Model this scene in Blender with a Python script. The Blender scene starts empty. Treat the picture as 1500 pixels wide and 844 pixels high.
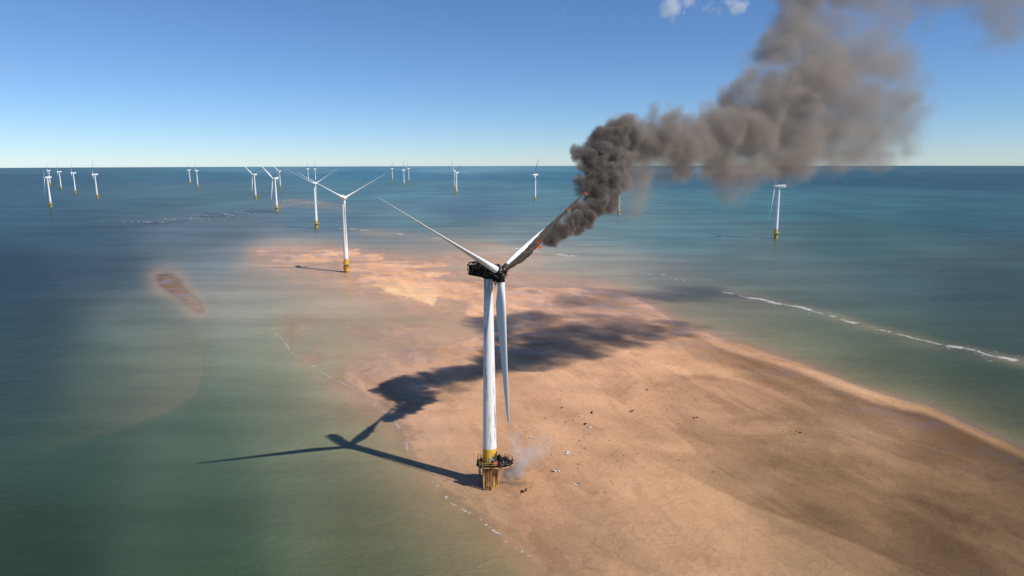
import bpy, math, random
import numpy as np
from mathutils import Vector, Matrix, Quaternion

# ------------------------------------------------------------------ camera, sky, sun, exposure
scene = bpy.context.scene
COL = scene.collection
CAM_H, PITCH, ROLL, FPX = 88.6, 0.187, -0.002, 970.6
EARTH = 7.4e6                      # effective earth radius (with refraction)
cam_data = bpy.data.cameras.new('camera')
cam_data.sensor_width = 36.0
cam_data.lens = FPX / 1500.0 * 36.0
cam_data.clip_start = 1.0
cam_data.clip_end = 120000.0
cam = bpy.data.objects.new('camera', cam_data)
COL.objects.link(cam)
cam.matrix_world = (Matrix.Translation((0, 0, CAM_H)) @ Matrix.Rotation(math.pi / 2 - PITCH, 4, 'X')
                    @ Matrix.Rotation(ROLL, 4, 'Z'))
scene.camera = cam

SUN_AZ, SUN_EL = math.radians(121.3), math.radians(46.6)     # azimuth from +Y towards +X
SUN = Vector((math.sin(SUN_AZ) * math.cos(SUN_EL), math.cos(SUN_AZ) * math.cos(SUN_EL), math.sin(SUN_EL)))
world = bpy.data.worlds.new('World')
scene.world = world
world.use_nodes = True
wn = world.node_tree
wn.nodes.clear()
sky = wn.nodes.new('ShaderNodeTexSky')
sky.sky_type = 'NISHITA'
sky.sun_disc = False
sky.sun_elevation = SUN_EL
sky.sun_rotation = SUN_AZ
sky.altitude = 90.0
sky.air_density = 0.8
sky.dust_density = 0.0
sky.ozone_density = 10.0
bg = wn.nodes.new('ShaderNodeBackground')
bg.inputs['Strength'].default_value = 0.084
wo = wn.nodes.new('ShaderNodeOutputWorld')
wn.links.new(sky.outputs[0], bg.inputs['Color'])
wn.links.new(bg.outputs[0], wo.inputs['Surface'])

sun_data = bpy.data.lights.new('sun', 'SUN')
sun_data.energy = 3.8
sun_data.angle = math.radians(0.53)
sun_data.color = (1.0, 0.93, 0.84)
sun_lamp = bpy.data.objects.new('sun', sun_data)
COL.objects.link(sun_lamp)
sun_lamp.rotation_mode = 'QUATERNION'
sun_lamp.rotation_quaternion = SUN.to_track_quat('Z', 'Y')
sun_lamp.location = (200, -100, 300)

scene.view_settings.view_transform = 'Standard'
scene.view_settings.look = 'None'
scene.view_settings.gamma = 1.0
scene.view_settings.exposure = 0.42
scene.view_settings.use_curve_mapping = False
scene.render.engine = 'CYCLES'
cy = scene.cycles
cy.use_denoising = True
cy.max_bounces = 6
cy.diffuse_bounces = 2
cy.glossy_bounces = 2
cy.transparent_max_bounces = 64
cy.volume_bounces = 2
cy.volume_step_rate = 1.5
cy.volume_max_steps = 400
cy.caustics_reflective = False
cy.caustics_refractive = False
cy.sample_clamp_indirect = 4.0

rng = random.Random(7)
nrs = np.random.RandomState(11)

# ------------------------------------------------------------------ ground chart (camera pixel positions <-> metres)
CP, SP = math.cos(PITCH), math.sin(PITCH)
CR, SR = math.cos(ROLL), math.sin(ROLL)


def direction(px, py):
    X, Y = px - 750.0, 422.0 - py
    a, b = X * CR - Y * SR, Y * CR + X * SR
    return Vector((a / FPX, CP + b / FPX * SP, -SP + b / FPX * CP))


def drop(x, y):
    return -(x * x + y * y) / (2 * EARTH)


def ground(px, py, z=0.0):
    d = direction(px, py)
    t = (z - CAM_H) / d.z
    for _ in range(25):
        t = (z + drop(t * d.x, t * d.y) - CAM_H) / d.z
    return Vector((t * d.x, t * d.y, CAM_H + t * d.z))


def at(px, py, depth):
    d = direction(px, py)
    return Vector((0, 0, CAM_H)) + d * (depth / d.y)


def chart(x, y):
    """camera pixel coordinates (arrays) of ground points"""
    z = -CAM_H - (x * x + y * y) / (2 * EARTH)
    d = y * CP - z * SP
    up = z * CP + y * SP
    X, Y = FPX * x / d, FPX * up / d
    return 750 + X * CR + Y * SR, 422 - (Y * CR - X * SR)


# ------------------------------------------------------------------ helpers: materials
def lin(c):
    return tuple((v / 255 / 12.92) if v / 255 <= 0.04045 else ((v / 255 + 0.055) / 1.055) ** 2.4 for v in c)


class NT:
    """tiny node-tree writer"""
    def __init__(self, name):
        self.m = bpy.data.materials.new(name)
        self.m.use_nodes = True
        self.t = self.m.node_tree
        self.t.nodes.clear()
        self.out = self.t.nodes.new('ShaderNodeOutputMaterial')

    def n(self, kind, **kw):
        nd = self.t.nodes.new('ShaderNode' + kind)
        for k, v in kw.items():
            setattr(nd, k, v)
        return nd

    def set(self, sock, v):
        if isinstance(v, bpy.types.NodeSocket):
            self.t.links.new(v, sock)
        elif isinstance(v, (tuple, list)) and len(v) == 3 and sock.type == 'RGBA':
            sock.default_value = (*v, 1)
        else:
            sock.default_value = v

    def noise(self, vec, scale, detail=4, rough=0.55, dist=0.0):
        nd = self.n('TexNoise')
        self.set(nd.inputs['Vector'], vec)
        nd.inputs['Scale'].default_value = scale
        nd.inputs['Detail'].default_value = detail
        nd.inputs['Roughness'].default_value = rough
        nd.inputs['Distortion'].default_value = dist
        return nd.outputs['Fac']

    def mapping(self, vec, scale=(1, 1, 1), rot=(0, 0, 0)):
        nd = self.n('Mapping')
        self.set(nd.inputs['Vector'], vec)
        nd.inputs['Scale'].default_value = scale
        nd.inputs['Rotation'].default_value = rot
        return nd.outputs[0]

    def ramp(self, fac, lo, hi, a=0.0, b=1.0):
        nd = self.n('MapRange', interpolation_type='SMOOTHSTEP')
        self.set(nd.inputs['Value'], fac)
        for k, v in zip(('From Min', 'From Max', 'To Min', 'To Max'), (lo, hi, a, b)):
            self.set(nd.inputs[k], v)
        return nd.outputs[0]

    def math(self, op, a, b=0.0, clamp=False):
        nd = self.n('Math', operation=op, use_clamp=clamp)
        self.set(nd.inputs[0], a)
        self.set(nd.inputs[1], b)
        return nd.outputs[0]

    def mix(self, fac, a, b, blend='MIX'):
        nd = self.n('Mix', data_type='RGBA', blend_type=blend)
        self.set(nd.inputs[0], fac)
        self.set(nd.inputs[6], a)
        self.set(nd.inputs[7], b)
        return nd.outputs[2]

    def bump(self, h, strength, dist):
        nd = self.n('Bump')
        self.set(nd.inputs['Height'], h)
        self.set(nd.inputs['Strength'], strength)
        self.set(nd.inputs['Distance'], dist)
        return nd.outputs[0]

    def principled(self, color, rough=0.6, metal=0.0, normal=None, spec=0.5):
        nd = self.n('BsdfPrincipled')
        self.set(nd.inputs['Base Color'], color)
        self.set(nd.inputs['Roughness'], rough)
        self.set(nd.inputs['Metallic'], metal)
        self.set(nd.inputs['Specular IOR Level'], spec)
        if normal is not None:
            self.set(nd.inputs['Normal'], normal)
        return nd.outputs[0]

    def done(self, shader, where='Surface'):
        self.t.links.new(shader, self.out.inputs[where])
        return self.m


def obj_coord(t):
    return t.n('TexCoord').outputs['Object']


def world_pos(t):
    return t.n('NewGeometry').outputs['Position']


def paint_mat(name, color, dirt=(0.35, 0.28, 0.2), amount=0.35, rough=0.42, streak=(1.2, 1.2, 0.06), lo=0.56, hi=0.78):
    t = NT(name)
    c = obj_coord(t)
    st = t.ramp(t.noise(t.mapping(c, streak), 1.6, 5, 0.65), lo, hi, 0.0, amount)
    pat = t.ramp(t.noise(c, 0.45, 5, 0.6), 0.45, 0.75, 0.0, amount * 0.5)
    col = t.mix(st, color, dirt)
    col = t.mix(pat, col, tuple(v * 0.8 for v in color))
    return t.done(t.principled(col, rough))


def char_mat(name, base=(0.018, 0.016, 0.015), ash=(0.28, 0.26, 0.24), lo=0.6, hi=0.72, scale=1.8):
    t = NT(name)
    c = obj_coord(t)
    n = t.noise(c, scale, 6, 0.7)
    col = t.mix(t.ramp(n, lo, hi), base, ash)
    col = t.mix(t.ramp(t.noise(c, scale * 0.7, 4), 0.58, 0.7, 0, 0.6), col, (0.12, 0.055, 0.025))
    return t.done(t.principled(col, 0.9, normal=t.bump(n, 0.6, 0.15), spec=0.2))


M = {}
M['white'] = paint_mat('white_paint', (0.78, 0.78, 0.77), amount=0.22)
M['blade'] = paint_mat('blade_gelcoat', (0.76, 0.76, 0.75), amount=0.18, rough=0.35, streak=(1.5, 1.5, 0.1))
M['yellow'] = paint_mat('yellow_paint', (0.72, 0.44, 0.045), dirt=(0.2, 0.09, 0.03), amount=0.7, rough=0.5, lo=0.5, hi=0.7)
M['pile'] = paint_mat('weathered_pile', (0.45, 0.27, 0.05), dirt=(0.06, 0.05, 0.03), amount=0.9, rough=0.7, lo=0.42, hi=0.6)
M['steel'] = paint_mat('galvanised_steel', (0.34, 0.33, 0.31), dirt=(0.2, 0.09, 0.04), amount=0.6, rough=0.6)
M['rust'] = paint_mat('rusty_steel', (0.24, 0.1, 0.04), dirt=(0.08, 0.04, 0.02), amount=0.7, rough=0.85)
M['char'] = char_mat('charred_metal')
M['char_ash'] = char_mat('ashen_metal', ash=(0.5, 0.46, 0.41), lo=0.52, hi=0.62, scale=1.3)
M['rail_yellow'] = paint_mat('railing_yellow', (0.7, 0.45, 0.06), dirt=(0.12, 0.07, 0.04), amount=0.8, rough=0.6, lo=0.45, hi=0.6)
M['cabinet'] = paint_mat('scorched_orange_paint', (0.55, 0.12, 0.06), dirt=(0.04, 0.03, 0.03), amount=0.8, rough=0.6, lo=0.5, hi=0.65)


def soot_tower_mat():
    t = NT('sooty_white_tower')
    c = obj_coord(t)
    sep = t.n('SeparateXYZ')
    t.set(sep.inputs[0], c)
    z = sep.outputs['Z']
    drip = t.ramp(t.noise(t.mapping(c, (2.2, 2.2, 0.16)), 1.2, 6, 0.72), 0.5, 0.6)
    side = t.ramp(t.noise(t.mapping(c, (0.55, 0.55, 0.03)), 1.0, 3), 0.42, 0.55)
    top = t.ramp(z, 50.0, 58.5)
    soot = t.math('MULTIPLY', drip, side)
    soot = t.math('MAXIMUM', t.math('MULTIPLY', soot, 0.9), t.math('MULTIPLY', top, t.ramp(t.noise(t.mapping(c, (1.6, 1.6, 0.25)), 1, 5, 0.7), 0.4, 0.62, 0.0, 0.8)))
    col = t.mix(soot, (0.78, 0.78, 0.77), (0.13, 0.1, 0.08))
    return t.done(t.principled(col, 0.45))


def burnt_yellow_mat():
    t = NT('burnt_yellow_pile')
    c = obj_coord(t)
    n = t.noise(t.mapping(c, (1, 1, 0.45)), 0.55, 6, 0.62, 0.6)
    drip = t.noise(t.mapping(c, (2.5, 2.5, 0.12)), 1.3, 5, 0.65)
    col = t.mix(t.ramp(drip, 0.4, 0.56, 0, 0.95), (0.78, 0.56, 0.2), (0.2, 0.075, 0.03))
    col = t.mix(t.ramp(n, 0.5, 0.57, 0, 0.9), col, (0.13, 0.035, 0.015))
    sep = t.n('SeparateXYZ')
    t.set(sep.inputs[0], c)
    col = t.mix(t.ramp(t.math('ADD', sep.outputs['Z'], t.math('MULTIPLY', drip, 1.4)), 0.9, 1.9, 0.8, 0), col, (0.07, 0.06, 0.04))
    return t.done(t.principled(col, 0.6))


def burnt_blade_mat():
    t = NT('burnt_blade')
    c = obj_coord(t)
    sep = t.n('SeparateXYZ')
    t.set(sep.inputs[0], c)
    n = t.noise(t.mapping(c, (1.5, 1.5, 0.35)), 1.0, 6, 0.65)
    # unburnt leading-edge shell on the inner half: chordwise position against a ragged line, ending at ~19 m
    edge = t.math('ADD', sep.outputs['X'], t.math('MULTIPLY', t.math('SUBTRACT', n, 0.5), 0.5))
    edge = t.math('SUBTRACT', edge, t.math('MULTIPLY', t.ramp(sep.outputs['Z'], 9.0, 23.0), 0.6))
    keep = t.math('MULTIPLY', t.ramp(edge, -0.12, -0.04), t.ramp(sep.outputs['Z'], 23.0, 20.5))
    keep = t.math('MULTIPLY', keep, t.ramp(sep.outputs['Z'], 2.6, 3.3))
    col = t.mix(t.ramp(n, 0.35, 0.7), (0.016, 0.012, 0.010), (0.065, 0.045, 0.033))
    col = t.mix(t.ramp(t.noise(c, 1.1, 4), 0.6, 0.72, 0, 0.5), col, (0.2, 0.08, 0.035))
    col = t.mix(keep, col, (0.78, 0.78, 0.77))
    return t.done(t.principled(col, 0.7, normal=t.bump(n, 0.4, 0.1), spec=0.3))




def sooty_yellow_mat():
    t = NT('sooty_yellow_paint')
    c = obj_coord(t)
    sep = t.n('SeparateXYZ')
    t.set(sep.inputs[0], c)
    n = t.noise(t.mapping(c, (1, 1, .5)), .9, 6, .65)
    k = t.math('ADD', t.math('MULTIPLY', sep.outputs['X'], .32), t.math('MULTIPLY', t.math('SUBTRACT', 10.2, sep.outputs['Z']), .25))
    soot = t.ramp(t.math('ADD', k, t.math('MULTIPLY', n, .9)), .75, 1.0, 0, .95)
    drip = t.ramp(t.noise(t.mapping(c, (2.4, 2.4, .1)), 1.2, 5, .65), .5, .66, 0, .6)
    col = t.mix(soot, t.mix(drip, (.72, .44, .045), (.22, .11, .03)), (.03, .026, .024))
    return t.done(t.principled(col, .55))


M['sooty_yellow'] = sooty_yellow_mat()
M['soot_tower'] = soot_tower_mat()
M['burnt_yellow'] = burnt_yellow_mat()
M['burnt_blade'] = burnt_blade_mat()

# ------------------------------------------------------------------ helpers: meshes and objects


class MB:
    def __init__(self):
        self.v, self.f, self.smooth = [], [], []

    def add(self, verts, faces, smooth=False):
        o = len(self.v)
        self.v += [tuple(p) for p in verts]
        self.f += [tuple(i + o for i in f) for f in faces]
        self.smooth += [smooth] * len(faces)
        return self

    def box(self, c, s, rot=None, taper=1.0):
        hx, hy, hz = s[0] / 2, s[1] / 2, s[2] / 2
        pts = [Vector((sx * hx * (taper if sz > 0 else 1), sy * hy * (taper if sz > 0 else 1), sz * hz))
               for sz in (-1, 1) for sx, sy in ((-1, -1), (1, -1), (1, 1), (-1, 1))]
        if rot is not None:
            pts = [rot @ p for p in pts]
        c = Vector(c)
        return self.add([p + c for p in pts], [(3, 2, 1, 0), (4, 5, 6, 7), (0, 1, 5, 4), (1, 2, 6, 5), (2, 3, 7, 6), (3, 0, 4, 7)])

    def tube(self, path, r, n=8, cap=True, smooth=True):
        path = [Vector(p) for p in path]
        rs = r if isinstance(r, (list, tuple)) else [r] * len(path)
        rings = []
        for i, p in enumerate(path):
            d = (path[min(i + 1, len(path) - 1)] - path[max(i - 1, 0)]).normalized()
            q = d.to_track_quat('Z', 'Y')
            rings.append([p + q @ Vector((rs[i] * math.cos(2 * math.pi * k / n), rs[i] * math.sin(2 * math.pi * k / n), 0)) for k in range(n)])
        return self.loft(rings, cap, smooth)

    def loft(self, rings, cap=True, smooth=True):
        n = len(rings[0])
        vs = [p for r in rings for p in r]
        fs = []
        for i in range(len(rings) - 1):
            for k in range(n):
                a, b = i * n + k, i * n + (k + 1) % n
                fs.append((a, b, b + n, a + n))
        self.add(vs, fs, smooth)
        if cap:
            self.add(rings[0], [tuple(reversed(range(n)))])
            self.add(rings[-1], [tuple(range(n))])
        return self

    def lathe(self, prof, n=32, c=(0, 0), cap=True, smooth=True):
        return self.loft([[Vector((c[0] + r * math.cos(2 * math.pi * k / n), c[1] + r * math.sin(2 * math.pi * k / n), z)) for k in range(n)] for r, z in prof], cap, smooth)

    def mesh(self, name):
        me = bpy.data.meshes.new(name)
        me.from_pydata(self.v, [], self.f)
        me.polygons.foreach_set('use_smooth', self.smooth)
        me.update()
        return me


def put(name, me, mat=None, parent=None, loc=None, mw=None):
    if isinstance(me, MB):
        me = me.mesh(name)
    if mat is not None and len(me.materials) == 0:
        me.materials.append(mat)
    o = bpy.data.objects.new(name, me)
    COL.objects.link(o)
    if parent is not None:
        o.parent = parent
    if mw is not None:
        o.matrix_local = mw
    elif loc is not None:
        o.location = loc
    return o


def tag(o, label=None, cat=None, group=None, kind=None):
    for k, v in (('label', label), ('category', cat), ('group', group), ('kind', kind)):
        if v:
            o[k] = v
    return o


def empty(name, loc, rz=0.0):
    o = bpy.data.objects.new(name, None)
    COL.objects.link(o)
    o.location = loc
    o.rotation_euler = (0, 0, rz)
    o.empty_display_size = 2
    return o


# ------------------------------------------------------------------ ground chart fields
def lattice(shape, step, seed):
    """smooth random field on a regular array (separable interpolation of a coarse lattice), roughly -1..1"""
    r = np.random.RandomState(seed)
    dims = [int(math.ceil(s / step)) + 3 for s in shape]
    a = (r.rand(*dims).astype(np.float32) * 2 - 1)
    for ax, s in enumerate(shape):
        x = np.arange(s, dtype=np.float32) / step
        i = np.floor(x).astype(int)
        f = x - i
        f = f * f * (3 - 2 * f)
        sh = [1] * a.ndim
        sh[ax] = s
        f = f.reshape(sh).astype(np.float32)
        a = np.take(a, i, axis=ax) * (1 - f) + np.take(a, i + 1, axis=ax) * f
    return a


def hash_noise(x, y, seed=0):
    """value noise of scattered 2-D points"""
    xi, yi = np.floor(x).astype(np.int64), np.floor(y).astype(np.int64)
    fx, fy = x - xi, y - yi
    fx, fy = fx * fx * (3 - 2 * fx), fy * fy * (3 - 2 * fy)

    def h(a, b):
        k = (a * 374761393 + b * 668265263 + seed * 974634777) & 0x7fffffff
        k = ((k ^ (k >> 13)) * 1274126177) & 0x7fffffff
        return ((k ^ (k >> 16)) & 0xffff) / 32767.5 - 1.0
    return (h(xi, yi) * (1 - fx) + h(xi + 1, yi) * fx) * (1 - fy) + (h(xi, yi + 1) * (1 - fx) + h(xi + 1, yi + 1) * fx) * fy


def fbm2(x, y, octs=4, seed=0):
    s, a = 0, 1.0
    for i in range(octs):
        s = s + a * hash_noise(x * 2 ** i + 17.3 * i, y * 2 ** i - 9.1 * i, seed + i)
        a *= 0.55
    return s


def poly_dist(u, v, pts, closed=False):
    """distance to a polyline in chart units, parameter along it 0..1, and side sign (+ = right of travel)"""
    best = np.full(u.shape, 1e9, np.float32)
    par = np.zeros(u.shape, np.float32)
    side = np.ones(u.shape, np.float32)
    n = len(pts) if closed else len(pts) - 1
    for i in range(n):
        (x0, y0), (x1, y1) = pts[i], pts[(i + 1) % len(pts)]
        dx, dy = x1 - x0, y1 - y0
        t = np.clip(((u - x0) * dx + (v - y0) * dy) / (dx * dx + dy * dy), 0, 1)
        ex, ey = u - x0 - t * dx, v - y0 - t * dy
        d = np.hypot(ex, ey)
        m = d < best
        best = np.where(m, d, best)
        par = np.where(m, (i + t) / n, par)
        side = np.where(m, np.sign(dx * ey - dy * ex), side)
    return best, par, side


def inside(u, v, pts):
    r = np.zeros(u.shape, bool)
    for i in range(len(pts)):
        (x0, y0), (x1, y1) = pts[i], pts[(i + 1) % len(pts)]
        if y0 == y1:
            continue
        c = ((y0 > v) != (y1 > v)) & (u < (x1 - x0) * (v - y0) / (y1 - y0) + x0)
        r ^= c
    return r


def sstep(x, a, b):
    t = np.clip((x - a) / (b - a), 0, 1)
    return t * t * (3 - 2 * t)


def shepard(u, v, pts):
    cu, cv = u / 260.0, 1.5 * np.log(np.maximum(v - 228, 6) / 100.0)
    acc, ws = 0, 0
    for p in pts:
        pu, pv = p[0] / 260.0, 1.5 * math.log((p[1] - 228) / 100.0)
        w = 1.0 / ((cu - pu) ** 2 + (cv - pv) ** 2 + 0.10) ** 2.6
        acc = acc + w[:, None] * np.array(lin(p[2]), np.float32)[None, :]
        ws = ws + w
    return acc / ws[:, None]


BANK = [(860, 900), (830, 862), (800, 832), (770, 803), (735, 777), (705, 752), (665, 728), (642, 705), (620, 672), (600, 642), (587, 614),
        (562, 594), (530, 570), (510, 552), (545, 535), (600, 520), (660, 506), (715, 490), (775, 476), (740, 463), (680, 456), (630, 443),
        (590, 431), (555, 421), (520, 409), (480, 399), (440, 389), (400, 379), (365, 371), (420, 366), (480, 365), (540, 372),
        (600, 381), (650, 391), (700, 398), (760, 410), (830, 419), (900, 427), (940, 442), (980, 466), (1010, 484), (1050, 497),
        (1100, 513), (1160, 534), (1250, 571), (1330, 599), (1420, 634), (1500, 669), (1600, 714), (1950, 870), (2700, 1150), (2700, 1500), (1100, 1500), (900, 1000)]
ISLET = [(231, 405), (248, 403), (260, 411), (268, 422), (282, 436), (296, 454), (290, 456), (264, 434), (244, 424), (233, 415)]
SPIT = [(415, 470), (440, 467), (470, 472), (445, 486), (425, 500)]
SPIT2 = [(438, 520), (465, 514), (478, 522), (462, 534), (446, 530)]
RIDGE_A = [(560, 423), (600, 434), (640, 447)]
RIDGE_B = [(680, 459), (730, 466), (776, 476)]
RIDGE_C = [(1012, 490), (1040, 502), (1075, 515), (1150, 536), (1190, 552), (1230, 571), (1280, 589), (1332, 602), (1352, 604), (1400, 625), (1450, 650), (1510, 678), (1700, 760)]
EDGE_D = [(985, 690), (1040, 718), (1100, 746), (1165, 768), (1230, 792), (1300, 822), (1360, 850), (1500, 920)]
BAR_E = [(1040, 424), (1090, 434), (1150, 446), (1220, 463), (1290, 483), (1370, 503), (1440, 518), (1520, 535), (1700, 575)]
BAR_F = [(500, 334), (560, 340), (620, 347), (700, 356), (770, 366), (840, 376)]
BAR_G = [(200, 328), (260, 321), (330, 315), (400, 311)]
BAR_H = [(395, 300), (430, 294), (470, 298), (520, 306)]
SHELF = [(20, 668), (90, 650), (150, 634), (220, 612), (262, 594), (290, 572), (294, 540), (293, 505), (318, 468)]



def smooth_line(pts, closed=False, times=1):
    for _ in range(times):
        out = [] if closed else [pts[0]]
        n = len(pts) if closed else len(pts) - 1
        for i in range(n):
            (x0, y0), (x1, y1) = pts[i], pts[(i + 1) % len(pts)]
            out += [(.75 * x0 + .25 * x1, .75 * y0 + .25 * y1), (.25 * x0 + .75 * x1, .25 * y0 + .75 * y1)]
        pts = out if closed else out + [pts[-1]]
    return pts


BANK = smooth_line(BANK, True)
ISLET = smooth_line(ISLET, True)
RIDGE_C, EDGE_D, SHELF = smooth_line(RIDGE_C), smooth_line(EDGE_D, times=2), smooth_line(SHELF, times=2)
WATER_COL = [
    (50, 820, (50, 68, 58)), (300, 800, (66, 86, 72)), (550, 800, (88, 98, 80)), (700, 800, (108, 106, 84)), (100, 650, (58, 82, 74)),  # bottom left: deep green, darkened further in the colour as lens vignette
    (300, 650, (82, 106, 92)), (450, 620, (104, 120, 106)), (250, 520, (112, 120, 108)), (400, 560, (110, 126, 112)), (520, 640, (112, 120, 102)),
    (60, 560, (46, 68, 70)), (60, 470, (32, 58, 68)), (30, 400, (22, 52, 70)), (150, 400, (36, 68, 86)), (200, 470, (92, 108, 108)), (150, 570, (84, 100, 94)),
    (330, 390, (96, 122, 136)), (400, 420, (120, 138, 142)), (120, 350, (44, 82, 104)), (50, 300, (42, 84, 108)), (50, 262, (40, 84, 112)), (50, 249, (62, 104, 132)),
    (200, 290, (58, 98, 118)), (300, 285, (70, 112, 130)), (300, 345, (82, 112, 132)), (300, 258, (52, 104, 134)), (400, 248, (92, 142, 174)), (550, 258, (60, 118, 154)), (700, 248, (104, 154, 188)), (550, 280, (80, 130, 152)),  # points next to the horizon are paled, haze put into the colour
    (480, 325, (86, 120, 144)), (640, 275, (82, 132, 154)), (690, 308, (78, 114, 146)), (600, 322, (100, 140, 156)), (620, 365, (140, 150, 152)), (780, 345, (122, 150, 158)),
    (840, 380, (146, 154, 150)), (820, 300, (86, 134, 152)), (800, 258, (60, 118, 152)), (1000, 248, (84, 134, 164)), (900, 340, (104, 142, 156)), (960, 415, (116, 124, 128)),
    (560, 480, (206, 188, 166)), (650, 490, (206, 182, 156)), (620, 460, (196, 182, 166)), (470, 470, (190, 182, 168)), (520, 515, (196, 178, 156)), (420, 500, (158, 164, 150)), (430, 380, (180, 172, 166)), (520, 440, (180, 178, 170)), (360, 450, (140, 154, 152)), (470, 560, (140, 152, 136)), (700, 380, (168, 172, 170)), (900, 400, (160, 164, 160)),
    (1000, 350, (90, 134, 150)), (1100, 390, (94, 120, 124)), (1040, 450, (128, 130, 120)), (1100, 475, (118, 122, 110)), (1000, 262, (48, 100, 130)), (1200, 262, (36, 84, 112)),
    (1250, 300, (56, 106, 124)), (1100, 300, (70, 124, 142)), (1420, 262, (38, 82, 106)), (1420, 249, (56, 98, 122)), (1420, 310, (44, 90, 108)), (1250, 360, (66, 104, 112)), (1300, 410, (70, 98, 102)), (1450, 430, (56, 82, 86)),
    (1200, 430, (92, 112, 112)), (1180, 490, (108, 118, 98)), (1300, 540, (90, 100, 80)), (1450, 600, (76, 84, 64)), (1480, 500, (68, 84, 76))]
SAND_COL = [  # lower right: wet sand, its colour darkened further for lens vignette
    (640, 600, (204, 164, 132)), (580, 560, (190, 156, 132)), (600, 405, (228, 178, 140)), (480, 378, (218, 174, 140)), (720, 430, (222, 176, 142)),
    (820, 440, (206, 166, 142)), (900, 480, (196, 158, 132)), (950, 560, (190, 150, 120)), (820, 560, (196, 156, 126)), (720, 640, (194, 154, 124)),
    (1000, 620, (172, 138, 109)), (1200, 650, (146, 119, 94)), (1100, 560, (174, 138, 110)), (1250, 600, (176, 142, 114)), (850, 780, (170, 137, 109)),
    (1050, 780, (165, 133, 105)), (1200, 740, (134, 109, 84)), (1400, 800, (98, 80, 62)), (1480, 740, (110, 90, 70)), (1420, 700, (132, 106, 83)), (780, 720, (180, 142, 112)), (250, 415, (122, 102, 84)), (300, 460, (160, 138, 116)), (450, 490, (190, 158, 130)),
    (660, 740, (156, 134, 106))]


SAND_MARKS = [  # pale drained patches (+) and dark damp ones (-): place, half sizes, slant, strength
    (955, 512, 52, 8, .06, .20), (1025, 545, 70, 13, .22, .20), (1025, 556, 40, 5, .05, -.26), (1100, 570, 60, 7, .30, .12), (930, 545, 40, 7, .1, .14),
    (800, 540, 60, 12, .1, .10), (760, 580, 70, 16, .05, .08), (870, 575, 45, 8, .1, -.12), (1135, 630, 48, 9, .12, .20), (1210, 655, 48, 8, .16, .20), (1130, 613, 34, 4, .0, -.2),
    (985, 657, 36, 7, .1, .16), (1110, 660, 90, 12, .2, -.10), (1215, 700, 120, 14, .25, -.14), (1330, 720, 80, 8, .25, .14), (1390, 755, 100, 9, .3, -.14), (1420, 700, 60, 6, .35, .12),
    (1290, 660, 60, 6, .25, -.10), (905, 668, 34, 15, .05, -.12), (1060, 700, 50, 10, .3, -.10), (1250, 770, 110, 12, .3, -.12), (1440, 800, 70, 7, .3, .12), (760, 610, 36, 10, .0, -.10),
    (800, 470, 60, 6, .05, -.16), (900, 455, 60, 5, .05, -.12), (860, 490, 50, 5, .0, .10), (620, 400, 60, 6, .12, .10), (690, 415, 60, 5, .15, -.12), (560, 392, 50, 4, .1, -.12), (740, 445, 40, 5, .2, .12)]


def fan_sheet(rows, tans, fields, name):
    ny, nx = len(rows), len(tans)
    Yg = np.repeat(rows, nx)
    Xg = Yg * np.tile(tans, ny)
    z, attrs, keep = fields(Xg, Yg)
    co = np.stack([Xg, Yg, z], 1).astype(np.float32)
    idx = np.arange(ny * nx).reshape(ny, nx)
    quads = np.stack([idx[:-1, :-1], idx[:-1, 1:], idx[1:, 1:], idx[1:, :-1]], -1).reshape(-1, 4)
    if keep is not None:
        quads = quads[keep[quads].any(1)]
        used = np.unique(quads)
        remap = np.zeros(ny * nx, np.int64)
        remap[used] = np.arange(len(used))
        quads, co = remap[quads], co[used]
        attrs = {k: a[used] for k, a in attrs.items()}
    me = bpy.data.meshes.new(name)
    me.vertices.add(len(co))
    me.vertices.foreach_set('co', co.ravel())
    me.loops.add(quads.size)
    me.loops.foreach_set('vertex_index', quads.astype(np.int32).ravel())
    me.polygons.add(len(quads))
    me.polygons.foreach_set('loop_start', np.arange(0, quads.size, 4, dtype=np.int32))
    me.polygons.foreach_set('use_smooth', np.ones(len(quads), bool))
    me.update(calc_edges=True)
    for k, a in attrs.items():
        if a.ndim == 2:
            at_ = me.attributes.new(k, 'FLOAT_COLOR', 'POINT')
            at_.data.foreach_set('color', np.concatenate([a, np.ones((len(a), 1))], 1).astype(np.float32).ravel())
        else:
            at_ = me.attributes.new(k, 'FLOAT', 'POINT')
            at_.data.foreach_set('value', a.astype(np.float32))
    return me


BASE0 = ground(718, 712)


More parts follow.
